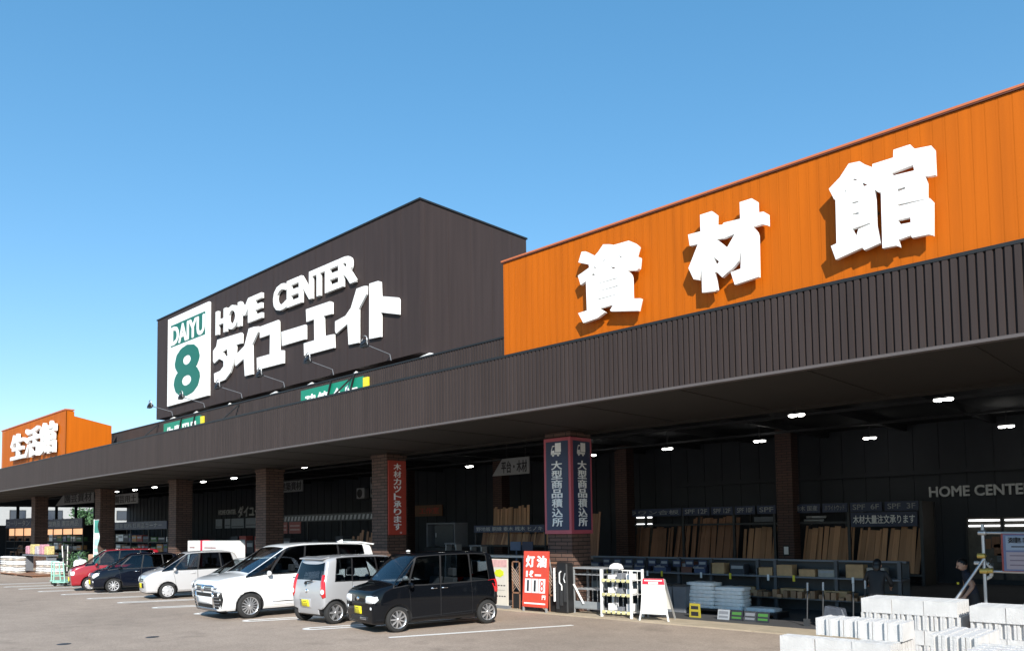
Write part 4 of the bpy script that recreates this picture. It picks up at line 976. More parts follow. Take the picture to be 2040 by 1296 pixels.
# long counter rail behind the sign boards
t = thing('shelf_counter', 'long grey shelf counter behind the red kerosene sign', 'counter', (-17.3, 18.6, 0))
MB().box(-2.2, -.3, 1.33, 2.6, .3, 1.4).build('top', lgrey, t)
for xx in (-2.1, .2, 2.5): MB().box(xx, -.25, 0, xx+.06, .25, 1.33).build('leg', grey, t)
# ---- low shelf with small goods in front of the timber rack
SY = 20.0
t = thing('goods_shelf', 'low grey steel shelf full of small goods in front of the timber rack', 'shelf', (-10.9, SY, 0)); so_ = (-10.9, SY, 0)
for xx in (-15.95, -13.6, -12.45, -11.4, -10.0, -9.5, -7.9, -6.4): MB().box(xx, SY-.05, 0, xx+.08, SY+.06, 1.34).build('post', mat('steel_blue', (.085, .09, .10), .5, .3), t, off=so_)
MB().box(-15.95, SY+.3, 1.3, -6.3  , SY+.36, 1.35).build('top_rail', grey, t, off=so_)
for z in (.98-.05, .38): MB().box(-15.95, SY-.15, z-.04, -6.3, SY+.5, z).build('shelf_board', grey, t, off=so_)
MB().box(-15.95, SY+.5, .0, -6.3, SY+.54, 1.34).build('back_panel', dgrey, t, off=so_)
cols = {'blue': mat('box_blue', (.05, .07, .14), .5, var=.2), 'brown': mat('box_wood', (.48, .30, .15), .7, var=.2), 'dark': mat('box_dark', (.03, .035, .045), .6), 'pale': mat('box_pale', (.32, .30, .26), .6, var=.2), 'rust': mat('box_rust', (.16, .07, .05), .7)}
def goods(x, y, z, w_, d_, h_, c, label, stripe=True, group=None):
    o = MB().box(-w_/2, -d_/2, 0, w_/2, d_/2, h_, 0)
    if stripe: o.box(-w_*.42, -d_/2-.003, h_*.55, w_*.42, -d_/2, h_*.85, 1)
    return tag(o.build('goods_box', [cols[c], wsign], loc=(x, y, z)), label, 'box', group)
seq = ['first', 'second', 'third', 'fourth', 'fifth', 'sixth', 'seventh', 'eighth', 'ninth', 'tenth', 'eleventh', 'twelfth', 'thirteenth', 'fourteenth', 'fifteenth']
xs_ = [-15.5, -14.9, -14.2, -13.75, -13.05, -12.1, -11.75, -11.15, -10.55, -9.75, -9.2, -8.6, -8.1, -7.4, -6.9]
cc = ['blue', 'blue', 'dark', 'blue', 'blue', 'rust', 'blue', 'brown', 'dark', 'brown', 'brown', 'brown', 'pale', 'brown', 'pale']
for i, (x, c) in enumerate(zip(xs_, cc)):
    goods(x, SY+.1, .93, .42, .3, random.uniform(.18, .33), c, '%s box on the upper goods shelf board, %s from the left' % ({'blue': 'navy', 'dark': 'black', 'rust': 'rust red', 'brown': 'wood brown', 'pale': 'pale'}[c], seq[i]), c != 'brown', 'boxes on the low goods shelf')
    if i % 2 == 0: goods(x+.2, SY+.1, .38, .62, .35, random.uniform(.14, .26), 'brown' if i > 6 else 'pale', 'box on the lower goods shelf board, %s from the left' % seq[i//2], False, 'boxes on the low goods shelf')
for i in range(26):
    x = -11.35+i*.175+random.uniform(-.03, .03)
    tag(MB().box(-.06, -.25, 0, .06, .25, random.uniform(.05, .2)).build('timber_offcut', wood1, loc=(x, SY-.02+random.uniform(-.05, .05), .384)), 'pine offcut on the lower board of the goods shelf', 'offcut', 'pine offcuts on the goods shelf')
for i in range(9):
    x = -14.9+i*.42
    tag(MB().box(-.13, -.02, 0, .13, 0, .2).box(-.1, -.024, .08, .1, -.02, .15, 1).build('shelf_card', [navy, wsign], loc=(x, SY-.16, 1.1)), 'navy card hanging on the low goods shelf, %s from the left' % seq[i], 'shelf card', 'navy cards on the goods shelf')
for i, x in enumerate((-14.9, -13.4, -12.9, -11.6, -10.7, -9.6, -8.9, -7.4)):
    tag(MB().box(-.03, 0, 0, .03, .012, .16).build('price_tag', plate_w if i % 2 else yellow, loc=(x, SY-.17, .80)), 'small %s price tag on the edge of the low goods shelf, %s from the left' % ('white' if i % 2 else 'yellow', seq[i]), 'price tag')
# ---- bag stacks
def bag_mesh():
    bm = bmesh.new(); bmesh.ops.create_cube(bm, size=1); bmesh.ops.subdivide_edges(bm, edges=bm.edges[:], cuts=5, use_grid_fill=True)
    for v in bm.verts:
        x, y, z = v.co*2; e = (1-abs(x)**4)*(1-abs(y)**4)
        v.co = (x*.40*(1-.05*abs(y)**3), y*.25*(1-.05*abs(x)**3), z*(.037+.017*max(e,0)**.4)+.005*math.sin(x*9+y*7))
    for f in bm.faces: f.smooth = True
    me = bpy.data.meshes.new('bag'); bm.to_mesh(me); bm.free(); me.materials.append(bagm); return me
BAG = bag_mesh(); BAG2 = BAG.copy(); BAG2.materials[0] = mat('bag_printed', (.46, .40, .34), .5, var=.3, vscale=5, bump=.3, bscale=25)
def bagstack(x, y, n, label, group, rz=0., dz=.095, z0=.15, mixed=0):
    for i in range(n):
        o = bpy.data.objects.new('cement_bag', BAG2 if mixed and (i*mixed) % 3 == 0 else BAG); C.objects.link(o)
        o.location = (x+random.uniform(-.02, .02), y+random.uniform(-.02, .02), z0+.05+i*dz); o.rotation_euler = (0, 0, rz+random.uniform(-.05, .05)); tag(o, label, 'bag', group)
bagstack(-10.62, 18.3, 7, 'pale bag in the taller left stack of bags behind the A-board', 'stacked white bags')
bagstack(-9.85, 18.35, 6, 'pale bag in the right stack of bags behind the A-board', 'stacked white bags')
bagstack(-9.0, 18.3, 1, 'single pale bag lying flat right of the bag stacks', 'stacked white bags')
t = thing('pallet', 'dark pallet under the stacked white bags', 'pallet', (-10.0, 18.3, .02))
MB().box(-1.1, -.35, .1, 1.5, .35, .15).build('deck', black, t)
for xx in (-1.05, 0, 1.4): MB().box(xx, -.33, 0, xx+.1, .33, .1).build('bearer', black, t)
for i, x in enumerate((-11.5, -11.1)):
    t = thing('plastic_bin', 'grey plastic bin behind the A-board, %s' % ('left one' if i == 0 else 'right one'), 'bin', (x, 18.0+.05*i, .025))
    MB().prism([(-.17, 0), (.17, 0), (.2, .68), (-.2, .68)], -.2, .2).build('tub', grey, t, bevel=.015)
    MB().box(-.21, -.22, .68, .21, .22, .72).build('lid', dgrey, t)
tag(MB().prism([(-.16, 0), (.16, 0), (.14, .34), (-.14, .34)], -.02, .0).box(-.1, -.024, .04, .1, -.02, .14, 1).box(-.1, -.024, .2, .1, -.02, .28, 1).build('price_card', [mat('card_yellow_shaded', (.36, .30, .03), .6), inkm], loc=(-10.25, 17.2, .026)), 'yellow price card leaning before the left bag stack', 'price card')  # yellow dimmed so the colour itself carries the canopy shade
gc = mat('card_green', (.05, .16, .03), .5)
for i, x in enumerate((-9.5, -9.16, -8.82, -8.5)):
    o = MB().box(-.155, 0, 0, .155, .02, .24, i % 2).box(-.12, -.004, .04, .12, 0, .09, 2+i % 2).box(-.12, -.004, .13, .12, 0, .2, 2+i % 2).build('price_card', [lgrey if i == 0 else dgrey, inkm, grey, gc], loc=(x, 17.2, .026)); o.rotation_euler = (R(-14), 0, 0)  # pale card greyed, canopy shade put into its colour
    tag(o, ('black and green' if i % 2 else 'grey')+' price card on the floor before the bags, '+seq[i]+' from the left', 'price card')
tag(MB().box(-.13, -.012, 0, .13, 0, .4).box(-.09, -.016, .05, .09, -.012, .35, 1).build('column_notice', [inkm, plate_w], loc=(-13.72, 29.99, 1.05)), 'small white notice on the shaded brick column before the timber rack', 'notice')
# hand tools and dollies near the blocks
for i, (x, h) in enumerate(((-7.45, .95), (-7.1, .97), (-6.45, .98), (-6.2, 1.05), (-5.95, .9))):
    t = thing('hand_tool', 'long handled tool standing left of the block piles, %s from the left' % seq[i], 'tool', (x, 17.2, .025), 0, 'upright tools left of the blocks')
    MB().cyl((0, 0, 0), (0, .1, h), .016).build('shaft', dgrey, t)
    MB().cyl((0, .088, h-.18), (0, .1, h), .024).build('grip', lgrey, t)
    MB().box(-.07, -.02, 0, .07, .02, .16).build('head', dgrey, t)
t = thing('sheet_pack', 'crumpled dark sheet pack leaning left of the block piles', 'pack', (-6.85, 17.35, .025))
MB().prism([(-.3, 0), (.3, 0), (.16, .42), (-.22, .46)], -.12, .1).build('wrap', mat('wrap_dark', (.06, .07, .09), .3, var=.3, vscale=7, bump=.5, bscale=12), t, bevel=.02)
# ---- things along the kerb
t = thing('kerosene_sign', 'red standing kerosene price sign 灯油 with white number tiles', 'sign', (-14.3, 15.78, .028)); t.rotation_euler = (R(-4), 0, 0)
MB().box(-.45, 0, .12, .45, .04, 1.62).build('board', redm, t)
MB().text('灯', -.36, 1.18, -.04, 1.5, 0, .006, 0, bold=.045).text('油', .04, 1.18, .38, 1.5, 0, .006, 0, bold=.045).text('1ℓ', -.34, .92, -.08, 1.1, 0, .005, 0, bold=.03).text('円', .26, .33, .38, .45, 0, .005, 0, bold=.03).box(-.02, -.005, .95, .2, 0, 1.0).box(-.38, -.005, .2, .38, 0, .24).build('lettering', letterw, t)
for i, (ch, x) in enumerate((('1', -.37), ('1', -.12), ('8', .13))):
    tl = MB().box(x, -.006, .5, x+.23, 0, .88).build('number_tile', plate_w, t)
    MB().text(ch, x+(.08 if ch == '1' else .05), .54, x+(.15 if ch == '1' else .18), .84, -.006, .003, 0, bold=.0).build('numeral', redm if ch == '8' else inkm, tl)
for sx in (-.43, .39): MB().box(sx, .0, 0, sx+.04, .05, .16).build('leg', lgrey, t)
for sx in (-.43, .39): MB().bar((sx+.02, .04, 1.5), (sx+.02, .5, .06), .03, .03).build('rear_strut', lgrey, t)
t = thing('a_board', 'white folding A-board with a red header on the kerb', 'sign', (-10.62, 15.95, .028)); t.rotation_euler = (0, 0, R(14))
MB().prism([(-.34, .16), (.34, .16), (.26, 1.0), (-.26, 1.0)], 0, .03).build('front_board', letterw, t)
MB().prism([(-.275, .86), (.275, .86), (.26, 1.0), (-.26, 1.0)], -.004, 0).box(-.22, -.006, .94, .22, -.004, .97, 1).box(-.12, -.006, .87, .12, -.004, .92, 1).build('header_band', [mat('header_crimson', (.60, .02, .05), .45), letterw], t)
MB().text('お知らせ', -.14, .75, .2, .84, 0, .003, 0).text('☺', -.2, .5, -.04, .64, 0, .003, 0).box(.02, -.003, .56, .2, 0, .57).box(.02, -.003, .48, .22, 0, .49).build('lettering', mat('print_grey', (.45, .43, .43), .6), t)
for sx in (-1, 1):
    MB().bar((sx*.30, .015, .3), (sx*.36, .0, 0), .035, .03).build('leg', white, t)
    MB().bar((sx*.26, .05, .98), (sx*.34, .55, 0), .035, .03).build('rear_leg', lgrey, t)
MB().add([(-.3, .42, .25), (.3, .42, .25), (.26, .07, .95), (-.26, .07, .95)], [(0, 1, 2, 3)]).add([(-.3, .44, .25), (-.26, .09, .95), (.26, .09, .95), (.3, .44, .25)], [(0, 1, 2, 3)]).build('rear_board', white, t)
# white wire goods rack
def wire_rack(name, label, x, y, w_, d_, h_, m, goods_m, rz=0., shelves=(.12, .55, .9)):
    t = thing(name, label, 'rack', (x, y, .028), rz)
    for sx in (0, w_):
        for sy in (0, d_): MB().box(sx-.025, sy-.025, 0, sx+.025, sy+.025, h_).build('post', m, t)
    for z in shelves:
        q = MB()
        for i in range(5): q.box(0, d_*i/4-.008, z, w_, d_*i/4+.008, z+.015)
        for i in range(7): q.box(w_*i/6-.006, 0, z+.015, w_*i/6+.006, d_, z+.025)
        q.build('wire_shelf', m, t)
    q = MB()
    for i in range(1, 6): q.cyl((w_*i/6, d_, .1), (w_*i/6, d_, h_-.05), .008, n=6)
    q.box(0, d_-.01, h_-.06, w_, d_+.01, h_-.03).build('rear_grid', m, t)
    return t
wire_rack('wire_rack', 'white wire rack with yellow shelf tags and small parts, by the A-board', -12.2, 16.0, .9, .5, 1.18, white, None)
tagy = mat('shelf_tag', (.62, .58, .30), .5, var=.2)
for z, nm in ((.12, 'lowest'), (.55, 'middle'), (.9, 'upper')):
    q = MB()
    for i in range(6): q.box(-12.16+i*.15, 15.96, z+.0, -12.06+i*.15, 15.97, z+.075)
    tag(q.build('tag_strip', tagy), 'yellow tag strip on the %s shelf of the white wire rack' % nm, 'tag strip')
    for i in range(3):
        hh = random.uniform(.1, .2); o = MB().box(-.08, -.12, 0, .08, .12, hh).build('parts_box', plate_w if i != 1 else grey, loc=(-12.02+i*.28, 16.25, z+.056), bevel=.008)
        tag(o, '%s parts box on the %s shelf of the white wire rack, %s from the left' % ('white' if i != 1 else 'grey', nm, seq[i]), 'box')
o = MB().prism([(-.18, 0), (.18, 0), (.12, .12), (-.02, .16), (-.14, .1)], -.1, .1).build('plastic_wrap', bagm, loc=(-11.95, 16.3, 1.2), bevel=.02); tag(o, 'crumpled white plastic wrap on top of the white wire rack', 'wrap')
t = wire_rack('metal_rack', 'grey metal rack with clear panels between the black tools and the white wire rack', -13.3, 16.25, .95, .6, 1.2, lgrey, None, 0, (.12, .62, 1.0))
MB().bar((.02, -.03, .75), (.35, -.03, .25), .06, .02).build('brace', white, t)
MB().box(0, -.03, 1.16, .95, .6, 1.2).build('top_board', lgrey, t)
MB().box(.03, -.02, .14, .92, -.01, .32).build('front_tray', mat('clear_grey', (.25, .27, .28), .2), t)
# black bundle, white handles
t = thing('tool_bundle', 'tall bundle of black garden tools beside the lattice panel', 'bundle', (-13.5, 16.1, .028))
MB().prism([(-.22, 0), (.22, 0), (.2, 1.3), (-.16, 1.34)], -.14, .16).build('cover', black, t, bevel=.03)
MB().cyl((-.2, -.17, .3), (-.2, -.17, 1.18), .03).build('white_pole', white, t)
MB().tube([(.04, -.17, 1.1), (.0, -.2, 1.05), (.0, -.2, .8), (.06, -.18, .72), (.06, -.18, .6)], .018).build('white_handle', white, t)
MB().tube([(.16, -.16, 1.05), (.12, -.17, .9), (.16, -.17, .8)], .02).build('grey_handle', lgrey, t)
for i in range(3): MB().box(-.15+i*.13, -.17, .1+.1*i, -.06+i*.13, -.14, .8).build('pocket', dgrey, t)
def lattice(x, y, w_, h_, label):
    t = thing('lattice_panel', label, 'lattice', (x, y, .028))
    MB().box(0, 0, 0, .03, .03, h_).box(w_-.03, 0, 0, w_, .03, h_).box(0, 0, h_-.03, w_, .03, h_).box(0, 0, .42, w_, .03, .46).build('frame', wood2, t)
    q = MB(); lath = mat('lath', (.42, .32, .26), .7)
    n = 9
    for i in range(n):
        for s_ in (1, -1):
            z0 = .46+(h_-.5)*i/n
            a = (0, .01+.01*s_, z0); b = (w_, .01+.01*s_, z0+s_*w_*1.1)
            if .44 < b[2] < h_: q.bar(a, b, .022, .008)
    q.build('slats', lath, t)
    MB().box(0.02, .01, .02, w_-.02, .02, .42).build('lower_board', black, t)
lattice(-14.0, 16.05, .34, 1.32, 'narrow brown lattice panel right of the kerosene sign')
lattice(-15.42, 16.1, .3, 1.32, 'narrow brown lattice panel left of the kerosene sign')
t = thing('poster_stand', 'pale poster stand with a yellow burst behind the black boxy car', 'poster stand', (-15.75, 15.95, .028))
MB().box(-.42, 0, .08, .3, .04, 1.38).build('board', mat('poster_cream', (.62, .58, .50), .6, var=.06), t)
MB().box(-.40, -.004, 1.15, .28, 0, 1.36).build('pink_band', mat('poster_pink', (.62, .36, .34), .6, var=.2, vscale=8), t)
MB().prism([(-.02+(.17+.03*(i % 2))*math.cos(i*.449), .98+(.10+.02*(i % 2))*math.sin(i*.449)) for i in range(14)], -.008, -.004).build('burst', mat('burst_yellow', (.62, .66, .02), .5), t)
q = MB()
for i in range(5): q.box(-.3+i*.11, -.004, .62, -.23+i*.11, 0, .65).box(-.24+i*.1, -.004, .32, -.18+i*.1, 0, .35)
q.box(-.3, -.004, .5, .2, 0, .505).build('small_print', inkm, t)
MB().box(-.45, -.05, 0, .33, .1, .08).build('base', grey, t)
# ---- scaffold stand with a board at the far right
t = thing('scaffold_stand', 'grey scaffold pipe stand with yellow clamps behind the block piles', 'scaffold', (-3.94, 17.2, .024))
MB().cyl((0, 0, 0), (0, 0, 2.2), .033).build('upright', steel, t)
MB().cyl((0, -.05, 2.04), (2.4, -.05, 2.0), .028).build('top_rail', steel, t)
MB().cyl((.0, -.05, 1.31), (2.4, -.05, 1.29), .028).build('lower_rail', steel, t)
MB().cyl((0, -.04, 1.53), (-.68, -.3, .4), .027).build('brace', steel, t)
MB().cyl((.94, -.04, 1.27), (.5, -.2, .4), .027).build('brace', steel, t)
for x, z in ((-.03, 1.6), (.09, 1.32), (0, 1.31), (0, 2.04)):
    MB().cyl((x-.065, -.05, z), (x+.065, -.05, z), .05, n=10).cyl((x+.055, -.13, z+.0), (x+.055, .02, z), .022, n=8).build('clamp', mat('clamp_yellow', (.62, .45, .12), .4, .4) if z < 2 else steel, t)
t = thing('notice_board', 'red framed notice board with pale blue and pink sheets on the scaffold rails', 'notice board', (-3.32, 17.08, 1.34)); t.scale = (1.1, 1.1, 1.1)
MB().box(-.27, 0, 0, 1.4, .03, .64).build('frame', mat('board_red', (.34, .06, .05), .5), t)
MB().box(-.24, -.006, .01, 1.38, 0, .63).build('panel', mat('panel_blue', (.14, .17, .30), .5), t)
MB().box(-.2, -.012, .36, 1.34, -.006, .60).build('upper_sheet', mat('sheet_blue', (.30, .36, .46), .6, var=.05), t)
MB().box(-.2, -.012, .04, 1.34, -.006, .33).build('lower_sheet', mat('sheet_pink', (.38, .32, .36), .6, var=.05), t)
MB().text('建築資材置場', -.17, .48, 1.1, .58, -.012, .003, 0, bold=.02).box(-.12, -.014, .41, .9, -.012, .43).build('lettering', inkm, t)
MB().box(-.15, -.014, .26, .8, -.012, .28).box(-.15, -.014, .18, 1., -.012, .2).box(-.15, -.014, .1, .9, -.012, .12).build('small_print', mat('print_mauve', (.2, .16, .2), .6), t)
# ---- block piles
def block_mesh(name, T, notch=True):
    m = MB(); L, H = .39, .19; p = .03
    m.box(-L/2, -T/2, 0, L/2, -T/2+p, H).box(-L/2, T/2-p, 0, L/2, T/2, H)
    for xx in (-.152, -.05, .05, .152):
        m.box(xx-.016, -T/2+p, 0, xx+.016, T/2-p, H-.004)
    m.box(-.14, -T/2+p, 0.06, .14, T/2-p, .12)
    me = bpy.data.meshes.new(name); me.from_pydata(m.v, [], m.f); me.materials.append(concrete); me.update(); return me
B10 = block_mesh('concrete_block', .098); B15 = block_mesh('concrete_block', .148)
def block(me, x, y, z, rz, label, group):
    o = bpy.data.objects.new('concrete_block', me); C.objects.link(o)
    o.location = (x+random.uniform(-.004, .004), y+random.uniform(-.006, .006), z); o.rotation_euler = (0, 0, rz+random.uniform(-.02, .02)); tag(o, label, 'concrete block', group)
def pile(nm, x0, y0, courses, label, depth_rows, z=0.14):
    """x0,y0 front left corner; courses bottom to top: 's' long faces to the front, 'h' ends to the front, with column count"""
    pl = thing('pallet', 'wooden pallet under '+label, 'pallet', (x0, y0, .004))
    w_ = max(c[1]*(.392 if c[0] == 's' else c[2]) for c in courses)
    for i in range(6): MB().box(.0, .02+i*.2, .11, w_, .14+i*.2, .132).build('deck_board', wood2, pl)
    for xx in (0, w_/2-.05, w_-.1): MB().box(xx, .02, 0, xx+.1, 1.1, .11).build('bearer', wood2, pl)
    names = {0: 'bottom', len(courses)-1: 'top'}
    for ci, c in enumerate(courses):
        top = ci == len(courses)-1
        lb = 'grey concrete block in the %s course of %s' % (names.get(ci, {1: 'second', 2: 'third', 3: 'fourth', 4: 'fifth', 5: 'sixth'}[ci] if ci else ''), label)
        ox, oy = (c[3], c[4]) if len(c) > 3 else (0, 0)
        if c[0] == 's':
            th = c[2]; rows = range(c[5] if len(c) > 5 else (depth_rows if top else 1))
            for r_ in rows:
                for i in range(c[1]): block(B10 if th < .12 else B15, x0+ox+.195+i*.396, y0+oy+th/2+r_*th, z, 0, lb, 'blocks in '+label)
            if not top:       # the sides that show
                for r_ in range(1, 8): block(B10 if th < .12 else B15, x0+ox+.195+(c[1]-1)*.396, y0+oy+th/2+r_*th, z, 0, lb, 'blocks in '+label)
        else:
            th = c[2]; rows = range(c[5] if len(c) > 5 else (2 if top else 1))
            for r_ in rows:
                for i in range(c[1]): block(B10 if th < .12 else B15, x0+ox+th/2+i*th*1.03, y0+oy+.195+r_*.396, z, R(90), lb, 'blocks in '+label)
            if not top and len(rows) == 1: block(B10 if th < .12 else B15, x0+ox+th/2+(c[1]-1)*th*1.03, y0+oy+.195+.396, z, R(90), lb, 'blocks in '+label)
        z += .192
pile('a', -4.08, 11.2, [('h', 12, .098), ('s', 3, .098), ('h', 12, .098), ('s', 3, .098), ('h', 12, .098), ('s', 3, .098)], 'the rear left block pile', 6, .1)
pile('b', -2.74, 11.15, [('h', 12, .098), ('s', 3, .098), ('h', 12, .098), ('s', 3, .098), ('h', 12, .098), ('s', 3, .098, 0, -.02)], 'the rear right block pile', 6, .07)
pile('c', -3.92, 8.55, [('h', 10, .098), ('s', 3, .098), ('h', 10, .098), ('s', 3, .098, -.1, 0, 2), ('h', 6, .148, .2, .28, 1)], 'the front left block pile', 5, .26)
pile('e', -2.36, 8.2, [('h', 4, .098, 0, 0, 2), ('h', 4, .098, 0, 0, 2), ('h', 4, .098, 0, 0, 2), ('h', 4, .098, 0, 0, 2), ('h', 4, .098, 0, 0, 2), ('h', 4, .098)], 'the front middle block pile', 5, .06)
pile('f', -1.85, 7.0, [('s', 2, .148), ('h', 5, .148), ('s', 2, .148), ('h', 5, .148), ('s', 2, .148), ('s', 2, .148)], 'the nearest block pile at the right corner', 6, .06)
# ---- left part: racks, white cabinets, banner, trolleys, bags
for i, (x0, x1) in enumerate(((-35.1, -33.85), (-33.65, -30.95))):
    t = thing('white_cabinet', ('narrow white cabinet with a red edge' if i == 0 else 'wide white cabinet')+' standing behind the pale silver car', 'cabinet', ((x0+x1)/2, 15.9, .028)); h = (x1-x0)/2
    MB().box(-h, -.3, .05, h, .3, 1.88).build('casing', letterw, t, bevel=.012)
    MB().box(-h+.05, -.25, 0, h-.05, .25, .05).build('plinth', dgrey, t)
    MB().box(-h+.2, -.304, 1.55, -h+.2+h*.8, -.3, 1.6).build('small_print', mat('print_red', (.3, .12, .12), .5), t)
    n = 1 if i == 0 else 2
    for k in range(1, n+1): MB().box(-h+2*h*k/(n+1)-.006, -.303, .1, -h+2*h*k/(n+1)+.006, -.3, 1.85).build('door_gap', grey, t)
    if i == 0: MB().box(h+.02, -.31, .05, h+.16, .3, 1.9).build('red_panel', mat('panel_crimson', (.62, .02, .06), .45), t)
def rack(x0, x1, y, band, zb0, zb1, zt, label, cat='rack', lit=False):
    c = (x0+x1)/2; t = thing('display_rack', label, cat, (c, y, .025)); o_ = (c, y, .025)
    n = max(2, round((x1-x0)/2.4))
    for i in range(n+1):
        xx = x0+(x1-x0)*i/n; MB().box(xx-.04, y-.03, .025, xx+.04, y+.03, zt).box(xx-.04, y+.75, .025, xx+.04, y+.8, zt).build('post', black, t, off=o_)
    h_ = MB().box(x0, y-.08, zb0, x1, y-.03, zb1).build('header_band', navy, t, off=o_)
    MB().text(band, x0+.05*(x1-x0), zb0+.2*(zb1-zb0), x1-.08*(x1-x0), zb1-.2*(zb1-zb0), y-.08, .006, 0, bold=.01).build('lettering', wsign, h_, off=o_)
    for z in (.5, 1.15, 1.75): 
        if z < zb0-.3: MB().box(x0, y-.02, z-.04, x1, y+.78, z).build('shelf_board', dgrey, t, off=o_)
    return t
rack(-79, -71.5, 19.2, 'ローリータン', 2.85, 3.62, 3.65, 'display rack with a navy header ローリータン at the far left edge')
rack(-68.6, -59.9, 19.2, '大型商品 園芸用品', 2.72, 3.4, 3.45, 'display rack with a navy header left of the teal banner')
rack(-54, -45.8, 19.2, '園芸 肥料 日用品コーナー', 2.5, 2.98, 3.0, 'display rack with a navy header behind the blue black hatchback')
tan = mat('tan_panel', (.62, .34, .17), .6, var=.12); ltan = mat('wood_display', (.5, .28, .13), .6, var=.2)
warm = mat('warm_strip_lamp', (1., .52, .27), .5, var=0, emit=.42)
for i, (x0, x1, z0, z1, lb) in enumerate(((-78.6, -72.2, 2.2, 2.8, 'under the ローリータン header'), (-68.3, -60.4, 2.25, 2.66, 'under the header left of the teal banner'))):
    t = thing('lit_sign_strip', 'warm lit strip '+lb, 'lit strip', ((x0+x1)/2, 19.3, z0))
    MB().box(-(x1-x0)/2, 0, 0, (x1-x0)/2, .05, z1-z0).build('diffuser', warm, t)
    MB().box(-(x1-x0)/2, .05, -.02, (x1-x0)/2, .12, z1-z0+.02).build('housing', dgrey, t)
def chair(x, y, z, label):
    t = thing('garden_chair', label, 'chair', (x, y, z), 0, 'brown garden chairs on the left rack')
    n = 9; q = MB()
    for i in range(n): a0 = math.pi*i/n; a1 = math.pi*(i+1)/n; q.bar((.9*math.cos(a0), .3, .35+.45*math.sin(a0)), (.9*math.cos(a1), .3, .35+.45*math.sin(a1)), .1, .12)
    q.prism([(.85*math.cos(math.pi*i/8), .3+.4*math.sin(math.pi*i/8)) for i in range(9)], .32, .36).build('backrest', wood2, t)
    MB().box(-.85, -.3, .25, .85, .3, .33).build('seat', wood2, t)
    for sx in (-.8, .8):
        for sy in (-.25, .25): MB().box(sx-.05, sy-.05, 0, sx+.05, sy+.05, .25).build('leg', wood2, t)
for i, x in enumerate((-77.4, -75., -73)): chair(x, 19.5, 1.75, 'round backed brown garden chair on the left rack, upper row, %s from the left' % seq[i])
for i, x in enumerate((-77., -74.6)): chair(x, 19.5, .55, 'round backed brown garden chair on the left rack, lower row, %s from the left' % seq[i])
random.seed(21)
pal = [mat('goods_red', (.30, .05, .04), .6, var=.2), mat('goods_green', (.06, .14, .05), .7, var=.3, vscale=9), cols['dark'], cols['pale'], mat('goods_orange', (.42, .2, .07), .6, var=.2), cols['blue'], white]
pn = ['red', 'green', 'black', 'pale', 'orange', 'navy', 'white']
def scatter(x0, x1, y, zs_, wr_, hr_, where, n0, grp, pick=range(7)):
    k = 0
    for z in zs_:
        x = x0
        while x < x1 and k < 15*len(zs_):
            w_ = random.uniform(*wr_); c = random.choice(list(pick)); h = random.uniform(*hr_)
            o = MB().box(-w_/2, -.2, 0, w_/2, .2, h, 0).box(-w_*.4, -.205, h*.5, w_*.4, -.2, h*.8, 1).build('goods_box', [pal[c], wsign if k % 3 else pal[(c+3) % 7]], loc=(x+w_/2, y, z), bevel=.012)
            tag(o, '%s goods %s, %s' % (pn[c], where, ('lowest board', 'middle board', 'upper board')[min(2, zs_.index(z))])+', %s from the left' % seq[(k % 15)], 'goods', grp)
            x += w_*random.uniform(1.0, 1.3); k += 1
        k = 0
scatter(-68.4, -60.2, 19.4, [.53, 1.17, 1.77], (.5, 1.1), (.25, .5), 'on the rack by the teal banner', 0, 'goods on the rack left of the banner')
scatter(-53.8, -46, 19.4, [.53, 1.17, 1.77], (.4, 1.0), (.25, .5), 'behind the blue black hatchback', 0, 'goods on the rack behind the hatchback')
scatter(-42.2, -31, 21.4, [.025, 1.1], (.5, 1.1), (.55, .95), 'behind the white minivan', 0, 'goods behind the minivan', (0, 2, 2, 3, 2))
t = thing('display_rack', 'dark shelf with a patterned strip behind the white minivan', 'rack', (-34, 21.9, .025)); o_ = (-34, 21.9, .025)
for xx in (-38.4, -35.4, -32.4, -29.7): MB().box(xx, 21.9, .025, xx+.06, 21.96, 3.1).build('post', black, t, off=o_)
MB().box(-38.4, 21.85, 2.75, -29.6, 21.9, 3.1).build('header_band', dgrey, t, off=o_)
q = MB()
for i in range(26):
    a = -38.2+i*.33; q.prism([(a, 2.8), (a+.16, 2.8), (a+.24, 3.02), (a+.08, 3.02)], 21.845, 21.85)
q.build('strip_pattern', wsign, t, off=o_)
MB().box(-38.4, 21.9, 1.02, -29.6, 22.6, 1.08).build('shelf_board', dgrey, t, off=o_)
for i, x in enumerate((-38.3, -37.0)):
    t = thing('red_poster', 'dull red poster on the dark shelf behind the white minivan, '+('left one' if i == 0 else 'right one'), 'poster', (x+.55, 21.8, 2.15))
    MB().box(-.55, 0, 0, .6, .02, .6).build('sheet', mat('poster_dull_red', (.24, .06, .05), .6), t)
    MB().box(-.45, -.004, .36, .5, 0, .44).box(-.45, -.004, .16, .5, 0, .24).build('small_print', mat('print_pink', (.35, .22, .2), .6), t)
x = -30.6; k = 0
while x < -28.2:
    plank(x, 21.2, .03, random.uniform(1.9, 2.3), .14, .03, 6, wood2, 'dark plank standing left of the red strip sign column', 'planks left of the red strip sign', random.uniform(-5, 5)); x += random.uniform(.16, .3)
# notices on the shop front behind
for i, (x0, x1) in enumerate(((-67.3, -66.1), (-65.6, -64.6), (-64.4, -62.2), (-61.9, -59.6))):
    o = MB().box(x0, 32.40, 2.6, x1, 32.44, 3.42, 0).box(x0+.1, 32.395, 2.7+.1*(i % 2), x1-.1, 32.40, 2.78+.1*(i % 2), 1).build('wall_notice', [mat('notice_pale', (.42, .46, .52), .6, var=.06), grey]); tag(o, 'pale notice sheet on the shop wall under the left wall letters, %s from the left' % seq[i], 'notice')
